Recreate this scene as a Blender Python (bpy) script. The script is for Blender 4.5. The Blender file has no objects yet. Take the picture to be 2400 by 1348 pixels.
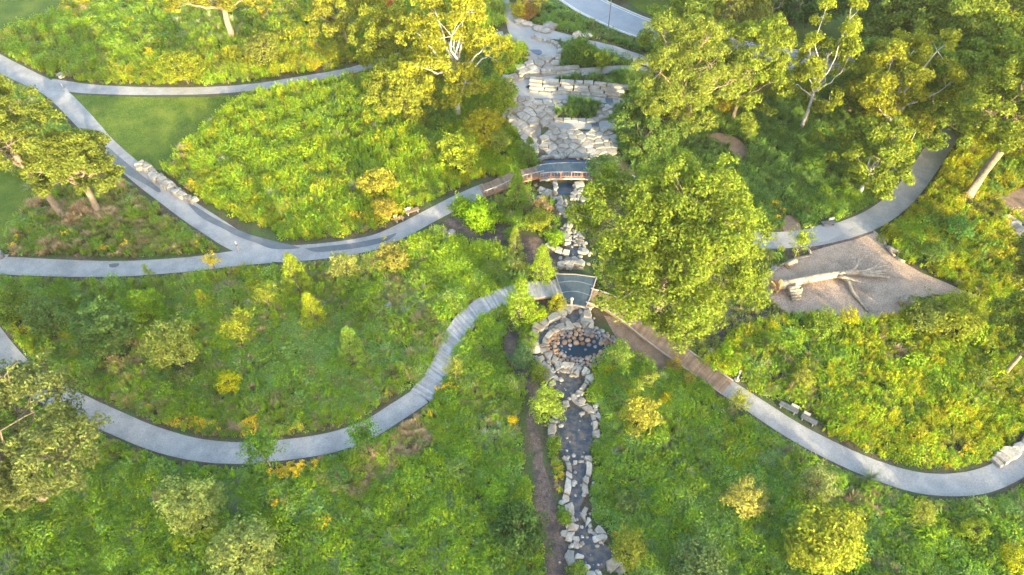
import bpy, math, random
import numpy as np
from mathutils import Vector, Matrix, noise as mnoise
from mathutils.geometry import delaunay_2d_cdt

# ------------------------------------------------------------------ camera, sky, sun, exposure
scene = bpy.context.scene
COL = scene.collection
CAM_H = 60.0
PITCH = math.radians(47.0)
FPX, CX, CY = 1600.0, 1200.0, 674.0          # focal length and centre, in pixels of a 2400 x 1348 frame
cam_data = bpy.data.cameras.new("camera")
cam = bpy.data.objects.new("camera", cam_data)
COL.objects.link(cam)
cam.location = (0, 0, CAM_H)
cam.rotation_euler = (math.pi / 2 - PITCH, 0, 0)
cam_data.sensor_fit = 'HORIZONTAL'
cam_data.sensor_width = 36.0
cam_data.lens = 36.0 * FPX / 2400.0
cam_data.clip_start = 0.5
cam_data.clip_end = 3000.0
scene.camera = cam

SUN_EL = math.radians(10.5)
SUN_AZ = math.radians(27.0)                  # behind the viewpoint, swung to the right
to_sun = Vector((math.sin(SUN_AZ) * math.cos(SUN_EL), -math.cos(SUN_AZ) * math.cos(SUN_EL), math.sin(SUN_EL)))
sun_data = bpy.data.lights.new("sun", 'SUN')
sun_data.energy = 2.6
sun_data.angle = math.radians(0.6)
sun_data.color = (1.0, 0.83, 0.48)
sun = bpy.data.objects.new("sun", sun_data)
COL.objects.link(sun)
sun.rotation_euler = to_sun.to_track_quat('Z', 'Y').to_euler()
sun.location = to_sun * 200

world = bpy.data.worlds.new("World")
scene.world = world
world.use_nodes = True
wn = world.node_tree.nodes
wn.clear()
sky = wn.new('ShaderNodeTexSky')
sky.sky_type = 'NISHITA'
sky.sun_disc = False
sky.sun_elevation = SUN_EL
sky.sun_rotation = math.pi - SUN_AZ
sky.air_density = 1.0
sky.dust_density = 2.2
sky.ozone_density = 1.0
bg = wn.new('ShaderNodeBackground')
bg.inputs['Strength'].default_value = 0.15
wo = wn.new('ShaderNodeOutputWorld')
world.node_tree.links.new(sky.outputs[0], bg.inputs[0])
world.node_tree.links.new(bg.outputs[0], wo.inputs[0])

scene.view_settings.view_transform = 'Standard'
scene.view_settings.look = 'None'
scene.view_settings.exposure = 3.28
scene.view_settings.gamma = 1.0
scene.view_settings.use_curve_mapping = False
scene.cycles.use_denoising = True
scene.cycles.sample_clamp_indirect = 3.0
scene.cycles.max_bounces = 8
scene.cycles.diffuse_bounces = 5
scene.cycles.transmission_bounces = 4
scene.cycles.transparent_max_bounces = 4

# ------------------------------------------------------------------ lie of the land
sP, cP = math.sin(PITCH), math.cos(PITCH)


def smooth(a, b, t):
    t = np.clip((np.asarray(t, float) - a) / (b - a), 0, 1)
    return t * t * (3 - 2 * t)


def H(x, y):
    """height of the land: nearly level, rising up the stone terraces behind the first bridge"""
    x = np.asarray(x, float)
    y = np.asarray(y, float)
    und = 0.12 * np.sin(x * 0.11 + 1.3) * np.cos(y * 0.09) + 0.08 * np.sin(x * 0.05 - y * 0.13)
    mid = 6.0
    win = smooth(-26, -6, x - mid) * (1 - smooth(22, 60, x - mid))
    rise = 2.2 * smooth(78, 116, y) * (1 - 0.6 * smooth(125, 150, y))
    return und * (1 - 0.7 * win * smooth(70, 80, y)) + win * rise


def ray(u, v):
    dx = (u - CX) / FPX
    dy = -(v - CY) / FPX
    return dx, cP + dy * sP, -sP + dy * cP


def U(u, v, z=0.0):
    """the point z metres above the land that pixel (u, v) of the photograph looks at"""
    d = ray(u, v)
    h = 0.0
    for _ in range(6):
        t = (h + z - CAM_H) / d[2]
        h = float(H(d[0] * t, d[1] * t))
    t = (h + z - CAM_H) / d[2]
    return Vector((d[0] * t, d[1] * t, h + z))


def proj(x, y, z):
    """pixel of a point (arrays)"""
    dz = np.asarray(z) - CAM_H
    fwd = np.asarray(y) * cP - dz * sP
    up = np.asarray(y) * sP + dz * cP
    return CX + FPX * np.asarray(x) / fwd, CY - FPX * up / fwd


def mpp(p):
    """metres per pixel at a point"""
    return (p[1] * cP - (p[2] - CAM_H) * sP) / FPX


def height_for(base, v):
    """height above a base point at which something is seen on image row v"""
    best, lo, hi = 0, 0.0, 40.0
    for _ in range(40):
        m = (lo + hi) / 2
        pv = float(proj(base.x, base.y, base.z + m)[1])
        if pv > v:
            lo = m
        else:
            hi = m
    return lo


# ------------------------------------------------------------------ materials
def new_mat(name):
    m = bpy.data.materials.new(name)
    m.use_nodes = True
    nt = m.node_tree
    nt.nodes.clear()
    out = nt.nodes.new('ShaderNodeOutputMaterial')
    return m, nt, out


def nd(nt, typ, **kw):
    n = nt.nodes.new(typ)
    for k, v in kw.items():
        if k.startswith('in_'):
            n.inputs[k[3:].replace('_', ' ')].default_value = v
        else:
            setattr(n, k, v)
    return n


def rgba(c):
    return (c[0], c[1], c[2], 1.0)


def surface_mat(name, c1, c2, scale=3.0, fine=40.0, fine_amt=0.25, rough=0.85, spec=0.12, bump=0.3, bump_scale=None,
                obj_rand=0.0, c3=None, c3_scale=0.3, c3_lo=0.55, c3_hi=0.65, metallic=0.0, coords='pos', stretch=None):
    """Principled surface whose colour wanders between c1 and c2, with fine grain and relief"""
    m, nt, out = new_mat(name)
    L = nt.links.new
    p = nd(nt, 'ShaderNodeBsdfPrincipled')
    p.inputs['Roughness'].default_value = rough
    p.inputs['Specular IOR Level'].default_value = spec
    p.inputs['Metallic'].default_value = metallic
    if coords == 'pos':
        g = nd(nt, 'ShaderNodeNewGeometry')
        co = g.outputs['Position']
    else:
        g = nd(nt, 'ShaderNodeTexCoord')
        co = g.outputs['Object']
    if stretch:
        mp = nd(nt, 'ShaderNodeMapping')
        mp.inputs['Scale'].default_value = stretch
        L(co, mp.inputs['Vector'])
        co = mp.outputs[0]
    n1 = nd(nt, 'ShaderNodeTexNoise', in_Scale=scale, in_Detail=4.0, in_Roughness=0.6)
    L(co, n1.inputs['Vector'])
    r1 = nd(nt, 'ShaderNodeValToRGB')
    r1.color_ramp.elements[0].position = 0.35
    r1.color_ramp.elements[1].position = 0.65
    r1.color_ramp.elements[0].color = rgba(c1)
    r1.color_ramp.elements[1].color = rgba(c2)
    L(n1.outputs['Fac'], r1.inputs[0])
    colr = r1.outputs[0]
    if c3:
        n3 = nd(nt, 'ShaderNodeTexNoise', in_Scale=c3_scale, in_Detail=3.0)
        L(co, n3.inputs['Vector'])
        r3 = nd(nt, 'ShaderNodeMapRange')
        r3.inputs[1].default_value = c3_lo
        r3.inputs[2].default_value = c3_hi
        L(n3.outputs['Fac'], r3.inputs[0])
        mx = nd(nt, 'ShaderNodeMix', data_type='RGBA')
        L(r3.outputs[0], mx.inputs[0])
        L(colr, mx.inputs[6])
        mx.inputs[7].default_value = rgba(c3)
        colr = mx.outputs[2]
    n2 = nd(nt, 'ShaderNodeTexNoise', in_Scale=fine, in_Detail=2.0)
    L(co, n2.inputs['Vector'])
    mr = nd(nt, 'ShaderNodeMapRange')
    mr.inputs[1].default_value = 0.3
    mr.inputs[2].default_value = 0.7
    mr.inputs[3].default_value = 1 - fine_amt
    mr.inputs[4].default_value = 1 + fine_amt
    L(n2.outputs['Fac'], mr.inputs[0])
    val = mr.outputs[0]
    if obj_rand:
        oi = nd(nt, 'ShaderNodeObjectInfo')
        mr2 = nd(nt, 'ShaderNodeMapRange')
        mr2.inputs[3].default_value = 1 - obj_rand
        mr2.inputs[4].default_value = 1 + obj_rand
        L(oi.outputs['Random'], mr2.inputs[0])
        mm = nd(nt, 'ShaderNodeMath', operation='MULTIPLY')
        L(val, mm.inputs[0])
        L(mr2.outputs[0], mm.inputs[1])
        val = mm.outputs[0]
    hs = nd(nt, 'ShaderNodeHueSaturation')
    L(colr, hs.inputs['Color'])
    L(val, hs.inputs['Value'])
    L(hs.outputs[0], p.inputs['Base Color'])
    if bump:
        nb = nd(nt, 'ShaderNodeTexNoise', in_Scale=bump_scale or fine * 0.5, in_Detail=3.0)
        L(co, nb.inputs['Vector'])
        b = nd(nt, 'ShaderNodeBump', in_Strength=bump, in_Distance=0.1)
        L(nb.outputs['Fac'], b.inputs['Height'])
        L(b.outputs[0], p.inputs['Normal'])
    L(p.outputs[0], out.inputs[0])
    return m


def leaf_mat(name, source, rough=0.5, trans=0.48, var=0.30, hue=0.025, color=None):
    """leaf: colour from the object ('object'), from the scattered plant ('plant') or fixed; each leaf a little different"""
    m, nt, out = new_mat(name)
    L = nt.links.new
    if source == 'object':
        oi = nd(nt, 'ShaderNodeObjectInfo')
        base = oi.outputs['Color']
    elif source == 'plant':
        at = nd(nt, 'ShaderNodeAttribute', attribute_type='INSTANCER', attribute_name='tint')
        base = at.outputs['Color']
    else:
        rg = nd(nt, 'ShaderNodeRGB')
        rg.outputs[0].default_value = rgba(color)
        base = rg.outputs[0]
    g = nd(nt, 'ShaderNodeNewGeometry')
    rnd = g.outputs['Random Per Island']
    mv = nd(nt, 'ShaderNodeMapRange')
    mv.inputs[3].default_value = 1 - var
    mv.inputs[4].default_value = 1 + var
    L(rnd, mv.inputs[0])
    wn_ = nd(nt, 'ShaderNodeTexWhiteNoise', noise_dimensions='1D')
    L(rnd, wn_.inputs['W'])
    mh = nd(nt, 'ShaderNodeMapRange')
    mh.inputs[3].default_value = 0.5 - hue
    mh.inputs[4].default_value = 0.5 + hue
    L(wn_.outputs['Value'], mh.inputs[0])
    val = mv.outputs[0]
    if source == 'object':
        ta = nd(nt, 'ShaderNodeAttribute', attribute_type='GEOMETRY', attribute_name='tone')
        mm = nd(nt, 'ShaderNodeMath', operation='MULTIPLY')
        L(val, mm.inputs[0])
        L(ta.outputs['Fac'], mm.inputs[1])
        val = mm.outputs[0]
    hs = nd(nt, 'ShaderNodeHueSaturation')
    L(base, hs.inputs['Color'])
    L(val, hs.inputs['Value'])
    L(mh.outputs[0], hs.inputs['Hue'])
    p = nd(nt, 'ShaderNodeBsdfPrincipled')
    p.inputs['Roughness'].default_value = rough
    p.inputs['Specular IOR Level'].default_value = 0.12
    L(hs.outputs[0], p.inputs['Base Color'])
    t = nd(nt, 'ShaderNodeBsdfTranslucent')
    hs2 = nd(nt, 'ShaderNodeHueSaturation', in_Saturation=1.15, in_Value=1.3)
    L(hs.outputs[0], hs2.inputs['Color'])
    L(hs2.outputs[0], t.inputs['Color'])
    mx = nd(nt, 'ShaderNodeMixShader', in_Fac=trans)
    L(p.outputs[0], mx.inputs[1])
    L(t.outputs[0], mx.inputs[2])
    L(mx.outputs[0], out.inputs[0])
    return m


def water_mat(name, deep, shallow, scale=1.2):
    m, nt, out = new_mat(name)
    L = nt.links.new
    g = nd(nt, 'ShaderNodeNewGeometry')
    n1 = nd(nt, 'ShaderNodeTexNoise', in_Scale=scale, in_Detail=5.0, in_Roughness=0.65)
    L(g.outputs['Position'], n1.inputs['Vector'])
    r = nd(nt, 'ShaderNodeValToRGB')
    r.color_ramp.elements[0].position = 0.42
    r.color_ramp.elements[1].position = 0.68
    r.color_ramp.elements[0].color = rgba(deep)
    r.color_ramp.elements[1].color = rgba(shallow)
    L(n1.outputs['Fac'], r.inputs[0])
    p = nd(nt, 'ShaderNodeBsdfPrincipled')
    p.inputs['Roughness'].default_value = 0.06
    p.inputs['IOR'].default_value = 1.33
    p.inputs['Specular IOR Level'].default_value = 0.55
    L(r.outputs[0], p.inputs['Base Color'])
    nb = nd(nt, 'ShaderNodeTexNoise', in_Scale=2.2, in_Detail=3.0)
    L(g.outputs['Position'], nb.inputs['Vector'])
    b = nd(nt, 'ShaderNodeBump', in_Strength=0.12, in_Distance=0.08)
    L(nb.outputs['Fac'], b.inputs['Height'])
    L(b.outputs[0], p.inputs['Normal'])
    L(p.outputs[0], out.inputs[0])
    return m


M = {}
M['soil'] = surface_mat('soil', (0.055, 0.043, 0.030), (0.085, 0.075, 0.045), scale=0.8, fine=9, fine_amt=0.4, bump=0.6, bump_scale=6,
                        c3=(0.05, 0.075, 0.025), c3_scale=0.25, c3_lo=0.42, c3_hi=0.62)
M['mulch'] = surface_mat('mulch', (0.075, 0.055, 0.045), (0.14, 0.105, 0.085), scale=2.2, fine=14, fine_amt=0.5, bump=0.8, bump_scale=9,
                         c3=(0.05, 0.042, 0.042), c3_scale=0.5, c3_lo=0.45, c3_hi=0.6)
M['scree'] = surface_mat('stone_bedding', (0.13, 0.118, 0.10), (0.19, 0.175, 0.155), scale=1.5, fine=9, fine_amt=0.3, bump=0.5, bump_scale=8)
M['dirt'] = surface_mat('dirt', (0.15, 0.105, 0.075), (0.21, 0.15, 0.11), scale=1.2, fine=12, fine_amt=0.35, bump=0.5, bump_scale=8)
M['chips'] = surface_mat('wood_chips', (0.265, 0.19, 0.135), (0.345, 0.255, 0.185), scale=0.9, fine=9, fine_amt=0.42, bump=0.9, bump_scale=8,
                         c3=(0.18, 0.135, 0.10), c3_scale=0.35, c3_lo=0.55, c3_hi=0.72)
M['path'] = surface_mat('path_concrete', (0.218, 0.212, 0.202), (0.272, 0.262, 0.246), scale=0.7, fine=8, fine_amt=0.16, bump=0.15,
                        c3=(0.178, 0.177, 0.175), c3_scale=0.3, c3_lo=0.46, c3_hi=0.68)
M['plaza'] = surface_mat('plaza_concrete', (0.24, 0.232, 0.218), (0.285, 0.273, 0.255), scale=0.6, fine=10, fine_amt=0.09, bump=0.12,
                         c3=(0.23, 0.23, 0.23), c3_scale=0.3)
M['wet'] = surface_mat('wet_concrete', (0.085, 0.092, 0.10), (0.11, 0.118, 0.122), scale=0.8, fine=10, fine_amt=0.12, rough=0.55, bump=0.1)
M['road'] = surface_mat('road_concrete', (0.215, 0.222, 0.235), (0.25, 0.255, 0.265), scale=0.4, fine=8, fine_amt=0.1, bump=0.1)
M['kerb'] = surface_mat('kerb_concrete', (0.42, 0.39, 0.34), (0.5, 0.46, 0.40), scale=1.0, fine=10, fine_amt=0.1, bump=0.1)
M['paint'] = surface_mat('road_paint', (0.62, 0.62, 0.6), (0.72, 0.72, 0.7), scale=2.0, fine=12, fine_amt=0.12, bump=0.05)
M['lawn'] = surface_mat('lawn_grass', (0.046, 0.082, 0.007), (0.068, 0.105, 0.009), scale=1.1, fine=7, fine_amt=0.4, bump=1.0, bump_scale=5,
                        c3=(0.098, 0.126, 0.013), c3_scale=0.25, c3_lo=0.42, c3_hi=0.66)
M['stone'] = surface_mat('limestone', (0.205, 0.19, 0.162), (0.295, 0.277, 0.245), scale=1.1, fine=7, fine_amt=0.16, bump=0.5, bump_scale=4,
                         obj_rand=0.22, c3=(0.20, 0.165, 0.12), c3_scale=0.9, c3_lo=0.52, c3_hi=0.70)
M['cobble'] = surface_mat('river_cobble', (0.18, 0.112, 0.07), (0.28, 0.185, 0.12), scale=1.6, fine=9, fine_amt=0.2, rough=0.6, bump=0.3,
                          obj_rand=0.35, c3=(0.15, 0.15, 0.155), c3_scale=0.35, c3_lo=0.45, c3_hi=0.55)
M['brown_stone'] = surface_mat('wet_stone', (0.16, 0.125, 0.095), (0.25, 0.20, 0.16), scale=1.4, fine=7, fine_amt=0.2, rough=0.5, bump=0.4, obj_rand=0.25)
M['deck_blue'] = surface_mat('composite_decking', (0.048, 0.070, 0.085), (0.064, 0.088, 0.103), scale=1.0, fine=12, fine_amt=0.1, rough=0.45, bump=0.1, obj_rand=0.08)
M['plank'] = surface_mat('weathered_plank', (0.22, 0.215, 0.21), (0.31, 0.30, 0.29), scale=1.4, fine=12, fine_amt=0.15, bump=0.3, obj_rand=0.22)
M['plank_brown'] = surface_mat('brown_plank', (0.165, 0.112, 0.074), (0.24, 0.168, 0.115), scale=1.4, fine=12, fine_amt=0.15, bump=0.3, obj_rand=0.18)
M['rail'] = surface_mat('rail_timber', (0.24, 0.12, 0.07), (0.30, 0.16, 0.10), scale=1.4, fine=12, fine_amt=0.15, bump=0.2, obj_rand=0.1)
M['rail_top'] = surface_mat('pale_rail', (0.24, 0.215, 0.19), (0.30, 0.27, 0.24), scale=1.4, fine=12, fine_amt=0.1, bump=0.2)
M['log'] = surface_mat('bare_log_wood', (0.21, 0.165, 0.12), (0.33, 0.27, 0.205), scale=2.2, fine=10, fine_amt=0.3, bump=0.9, bump_scale=6, obj_rand=0.12)
M['log_rot'] = surface_mat('splintered_wood', (0.26, 0.15, 0.07), (0.40, 0.25, 0.12), scale=3, fine=12, fine_amt=0.35, bump=0.8, bump_scale=8)
M['bark'] = surface_mat('oak_bark', (0.10, 0.08, 0.058), (0.16, 0.13, 0.098), scale=2.0, fine=9, fine_amt=0.3, bump=0.8, bump_scale=7)
M['bark_tan'] = surface_mat('tan_bark', (0.15, 0.115, 0.082), (0.23, 0.18, 0.13), scale=1.8, fine=9, fine_amt=0.25, bump=0.7, bump_scale=7)
M['bark_white'] = surface_mat('sycamore_bark', (0.30, 0.28, 0.25), (0.40, 0.385, 0.36), scale=1.4, fine=6, fine_amt=0.12, bump=0.3, bump_scale=5,
                              c3=(0.24, 0.20, 0.15), c3_scale=1.0, c3_lo=0.58, c3_hi=0.66)
M['metal'] = surface_mat('galvanised_metal', (0.19, 0.2, 0.21), (0.23, 0.24, 0.25), scale=2, fine=10, fine_amt=0.06, rough=0.4, bump=0, metallic=0.4)
M['dark_metal'] = surface_mat('dark_metal', (0.06, 0.065, 0.07), (0.09, 0.095, 0.1), scale=2, fine=10, fine_amt=0.06, rough=0.4, bump=0, metallic=0.3)
M['bench'] = surface_mat('bench_slat', (0.075, 0.08, 0.087), (0.11, 0.115, 0.12), scale=2, fine=10, fine_amt=0.1, bump=0.1, obj_rand=0.12)
M['white'] = surface_mat('white_paint', (0.20, 0.20, 0.197), (0.24, 0.24, 0.235), scale=2, fine=10, fine_amt=0.06, bump=0)
M['leaf'] = leaf_mat('tree_leaf', 'object')
M['plant_leaf'] = leaf_mat('meadow_leaf', 'plant')
M['petal'] = leaf_mat('yellow_petal', 'fixed', color=(0.60, 0.40, 0.008), trans=0.25, var=0.25)
M['plume'] = leaf_mat('goldenrod_plume', 'fixed', color=(0.27, 0.25, 0.012), trans=0.25, var=0.3)
M['seed'] = leaf_mat('seed_head', 'fixed', color=(0.34, 0.25, 0.15), trans=0.2, var=0.3)
M['stem'] = leaf_mat('plant_stem', 'fixed', color=(0.09, 0.10, 0.035), trans=0.1)
M['water'] = water_mat('pond_water', (0.010, 0.030, 0.058), (0.026, 0.036, 0.044), 0.8)
M['shallow'] = water_mat('shallow_water', (0.026, 0.040, 0.056), (0.12, 0.092, 0.066), 1.5)
M['wet_pebble'] = surface_mat('pale_pebble', (0.2, 0.18, 0.15), (0.3, 0.28, 0.25), scale=2, fine=9, fine_amt=0.1, bump=0.2, obj_rand=0.2)


# ------------------------------------------------------------------ object helpers
def mesh_np(name, V, F, mats, smooth_=False, midx=None, attrs=None):
    V = np.asarray(V, np.float32).reshape(-1, 3)
    F = np.asarray(F, np.int32)
    k = F.shape[1]
    me = bpy.data.meshes.new(name)
    me.vertices.add(len(V))
    me.vertices.foreach_set('co', V.ravel())
    me.loops.add(F.size)
    me.loops.foreach_set('vertex_index', F.ravel())
    me.polygons.add(len(F))
    me.polygons.foreach_set('loop_start', np.arange(len(F), dtype=np.int32) * k)
    for m in (mats if isinstance(mats, (list, tuple)) else [mats]):
        me.materials.append(m)
    if midx is not None:
        me.polygons.foreach_set('material_index', np.asarray(midx, np.int32))
    me.polygons.foreach_set('use_smooth', np.full(len(F), bool(smooth_)))
    for an, arr in (attrs or {}).items():
        a = me.attributes.new(an, 'FLOAT', 'POINT')
        a.data.foreach_set('value', np.asarray(arr, np.float32))
    me.update(calc_edges=True)
    me.validate()
    return me


def mesh_py(name, V, F, mats, smooth_=False, midx=None):
    me = bpy.data.meshes.new(name)
    me.from_pydata([tuple(v) for v in V], [], F)
    for m in (mats if isinstance(mats, (list, tuple)) else [mats]):
        me.materials.append(m)
    for i, p in enumerate(me.polygons):
        p.use_smooth = smooth_
        if midx is not None:
            p.material_index = midx[i]
    me.update()
    return me


def obj(name, me, parent=None, loc=None, rz=0.0, scale=None, color=None):
    o = bpy.data.objects.new(name, me)
    COL.objects.link(o)
    if parent is not None:
        o.parent = parent
    if loc is not None:
        o.location = loc
    if rz:
        o.rotation_euler = (0, 0, rz)
    if scale is not None:
        o.scale = scale if isinstance(scale, (tuple, list, Vector)) else (scale,) * 3
    if color is not None:
        o.color = rgba(color)
    return o


def tag(o, label, cat, group=None, kind=None):
    o['label'] = label
    o['category'] = cat
    if group:
        o['group'] = group
    if kind:
        o['kind'] = kind
    return o


def thing(name, label, cat, loc, rz=0.0, group=None):
    o = bpy.data.objects.new(name, None)
    o.empty_display_size = 0.2
    COL.objects.link(o)
    o.location = loc
    o.rotation_euler = (0, 0, rz)
    return tag(o, label, cat, group)


BOXF = [(0, 3, 2, 1), (4, 5, 6, 7), (0, 1, 5, 4), (1, 2, 6, 5), (2, 3, 7, 6), (3, 0, 4, 7)]


class MB:
    """collects boxes, tubes and prisms into one mesh"""

    def __init__(self):
        self.V, self.F = [], []

    def add(self, V, F):
        n = len(self.V)
        self.V += [tuple(v) for v in V]
        self.F += [tuple(i + n for i in f) for f in F]
        return self

    def box(self, c, s, rz=0.0, tilt=None):
        m = Matrix.Rotation(rz, 3, 'Z')
        if tilt:
            m = m @ Matrix.Rotation(tilt, 3, 'X')
        V = []
        for z in (-.5, .5):
            for x, y in ((-.5, -.5), (.5, -.5), (.5, .5), (-.5, .5)):
                V.append(Vector(c) + m @ Vector((x * s[0], y * s[1], z * s[2])))
        return self.add(V, BOXF)

    def bar(self, a, b, w, h):
        a, b = Vector(a), Vector(b)
        d = (b - a).normalized()
        s = d.cross(Vector((0, 0, 1)))
        s = s.normalized() if s.length > 1e-4 else Vector((1, 0, 0))
        t = s.cross(d)
        V = []
        for p in (a, b):
            for x, y in ((-.5, -.5), (.5, -.5), (.5, .5), (-.5, .5)):
                V.append(p + s * x * w + t * y * h)
        return self.add(V, [(0, 1, 2, 3), (7, 6, 5, 4), (0, 4, 5, 1), (1, 5, 6, 2), (2, 6, 7, 3), (3, 7, 4, 0)])

    def tube(self, pts, radii, n=8, caps=True, wob=0.0, rng=None):
        pts = [Vector(p) for p in pts]
        rings = []
        ref = Vector((0, 0, 1))
        for i, p in enumerate(pts):
            d = (pts[min(i + 1, len(pts) - 1)] - pts[max(i - 1, 0)]).normalized()
            s = d.cross(ref)
            if s.length < 0.05:
                s = d.cross(Vector((0, 1, 0)))
            s.normalize()
            t = s.cross(d)
            ring = []
            for k in range(n):
                a = 2 * math.pi * k / n
                r = radii[i] * (1 + (rng.uniform(-wob, wob) if rng else 0))
                ring.append(p + (s * math.cos(a) + t * math.sin(a)) * r)
            rings.append(ring)
        V = [v for r in rings for v in r]
        F = []
        for i in range(len(pts) - 1):
            for k in range(n):
                F.append((i * n + k, i * n + (k + 1) % n, (i + 1) * n + (k + 1) % n, (i + 1) * n + k))
        if caps:
            F.append(tuple(range(n - 1, -1, -1)))
            F.append(tuple((len(pts) - 1) * n + k for k in range(n)))
        return self.add(V, F)

    def lathe(self, c, prof, n=16):
        c = Vector(c)
        V = []
        for r, z in prof:
            for k in range(n):
                a = 2 * math.pi * k / n
                V.append(c + Vector((r * math.cos(a), r * math.sin(a), z)))
        F = []
        for i in range(len(prof) - 1):
            for k in range(n):
                F.append((i * n + k, i * n + (k + 1) % n, (i + 1) * n + (k + 1) % n, (i + 1) * n + k))
        return self.add(V, F)

    def mesh(self, name, mat, smooth_=False):
        return mesh_py(name, self.V, self.F, mat, smooth_)

    def build(self, name, mat, parent=None, smooth_=False, **kw):
        return obj(name, self.mesh(name, mat, smooth_), parent, **kw)


def spline(P, step=0.5):
    """Catmull-Rom through 2-D points, resampled about every step metres"""
    P = np.asarray(P, float)
    Q = np.vstack([2 * P[0] - P[1], P, 2 * P[-1] - P[-2]])
    out = []
    for i in range(1, len(Q) - 2):
        p0, p1, p2, p3 = Q[i - 1], Q[i], Q[i + 1], Q[i + 2]
        n = max(2, int(np.linalg.norm(p2 - p1) / step))
        for t in np.linspace(0, 1, n, endpoint=False):
            out.append(0.5 * ((2 * p1) + (-p0 + p2) * t + (2 * p0 - 5 * p1 + 4 * p2 - p3) * t ** 2 + (-p0 + 3 * p1 - 3 * p2 + p3) * t ** 3))
    out.append(P[-1])
    return np.array(out)


def gpts(px, z=0.0):
    return np.array([U(a, b, z).xy[:] for a, b in px])


def strip(C, half, zoff, across=4, wob=0.0, seed=0):
    """draped ribbon along centre points C, half-width half (number or list)"""
    rng = np.random.RandomState(seed)
    n = len(C)
    T = np.gradient(C, axis=0)
    T /= np.linalg.norm(T, axis=1)[:, None] + 1e-9
    N = np.stack([-T[:, 1], T[:, 0]], 1)
    hw = np.interp(np.linspace(0, 1, n), np.linspace(0, 1, len(half)), half) if np.ndim(half) else np.full(n, half)
    w1 = np.convolve(rng.uniform(-1, 1, n + 8), np.ones(5) / 5, 'same')[4:4 + n] * wob
    w2 = np.convolve(rng.uniform(-1, 1, n + 8), np.ones(5) / 5, 'same')[4:4 + n] * wob
    V = []
    for i in range(n):
        for k in range(across + 1):
            f = k / across
            p = C[i] + N[i] * ((-hw[i] - w1[i]) * (1 - f) + (hw[i] + w2[i]) * f)
            V.append((p[0], p[1], 0))
    V = np.array(V)
    V[:, 2] = H(V[:, 0], V[:, 1]) + zoff
    F = []
    a = across + 1
    for i in range(n - 1):
        for k in range(across):
            F.append((i * a + k, i * a + k + 1, (i + 1) * a + k + 1, (i + 1) * a + k))
    F = np.array(F)
    # face up
    e1 = V[F[0, 1]] - V[F[0, 0]]
    e2 = V[F[0, 2]] - V[F[0, 0]]
    if np.cross(e1, e2)[2] < 0:
        F = F[:, ::-1]
    return V, F


def inpoly(x, y, P):
    x = np.asarray(x, float)
    y = np.asarray(y, float)
    c = np.zeros(x.shape, bool)
    n = len(P)
    j = n - 1
    for i in range(n):
        xi, yi = P[i]
        xj, yj = P[j]
        if yi != yj:
            c ^= ((yi > y) != (yj > y)) & (x < (xj - xi) * (y - yi) / (yj - yi) + xi)
        j = i
    return c


def dist_poly(x, y, L):
    d = np.full(np.shape(x), 1e9)
    for a, b in zip(L[:-1], L[1:]):
        e = b - a
        t = np.clip(((x - a[0]) * e[0] + (y - a[1]) * e[1]) / (e @ e + 1e-9), 0, 1)
        d = np.minimum(d, np.hypot(x - a[0] - t * e[0], y - a[1] - t * e[1]))
    return d


def drape(P, zoff, step=1.2):
    """a sheet filling the 2-D outline P and lying on the land"""
    P = np.asarray(P, float)
    x0, y0 = P.min(0)
    x1, y1 = P.max(0)
    gx, gy = np.meshgrid(np.arange(x0, x1, step), np.arange(y0, y1, step))
    gx, gy = gx.ravel(), gy.ravel()
    keep = inpoly(gx, gy, P) & (dist_poly(gx, gy, np.vstack([P, P[:1]])) > step * 0.3)
    pts = [Vector(p) for p in P] + [Vector((a, b)) for a, b in zip(gx[keep], gy[keep])]
    n = len(P)
    r = delaunay_2d_cdt(pts, [(i, (i + 1) % n) for i in range(n)], [list(range(n))], 1, 1e-4)
    V = np.array([(v.x, v.y, 0) for v in r[0]])
    V[:, 2] = H(V[:, 0], V[:, 1]) + zoff
    F = []
    for f in r[2]:
        f = list(f)
        a, b, c = (V[i] for i in f[:3])
        if np.cross(b - a, c - a)[2] < 0:
            f = f[::-1]
        F.append(tuple(f))
    return V, F


def closed(px, step=0.6, z=0.0):
    P = gpts(px, z)
    return spline(np.vstack([P, P[:1]]), step)[:-1]


# ------------------------------------------------------------------ ground
def axis(lo, hi, a, b, s):
    core = np.arange(a, b + s, s)
    L = [a]
    d = s
    while L[-1] > lo:
        d *= 1.35
        L.append(L[-1] - d)
    R = [core[-1]]
    d = s
    while R[-1] < hi:
        d *= 1.35
        R.append(R[-1] + d)
    return np.array(L[1:][::-1] + list(core) + R[1:])


xs = axis(-700, 700, -130, 130, 1.25)
ys = axis(-600, 1200, 5, 165, 1.25)
gx, gy = np.meshgrid(xs, ys)
GV = np.stack([gx.ravel(), gy.ravel(), H(gx.ravel(), gy.ravel())], 1)
nx = len(xs)
ii, jj = np.meshgrid(np.arange(nx - 1), np.arange(len(ys) - 1))
a0 = (jj * nx + ii).ravel()
GF = np.stack([a0, a0 + 1, a0 + nx + 1, a0 + nx], 1)
tag(obj('ground', mesh_np('ground', GV, GF, M['soil'], True)), 'dark soil and leaf litter under the meadow plants', 'ground', kind='structure')

AVOID_LINES = []       # (points, clearance)
AVOID_POLYS = []


def path(name, px, half, z, label, mat='path', wob=0.05, clear=0.25, cat='path'):
    C = spline(gpts(px), 0.6)
    V, F = strip(C, half, z, 4, wob, hash(label) % 1000 if False else len(label))
    o = obj(name, mesh_np(name, V, F, M[mat], True))
    tag(o, label, cat, kind='structure')
    h = max(half) if np.ndim(half) else half
    AVOID_LINES.append((C[::2], h + clear))
    return o, C


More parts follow.
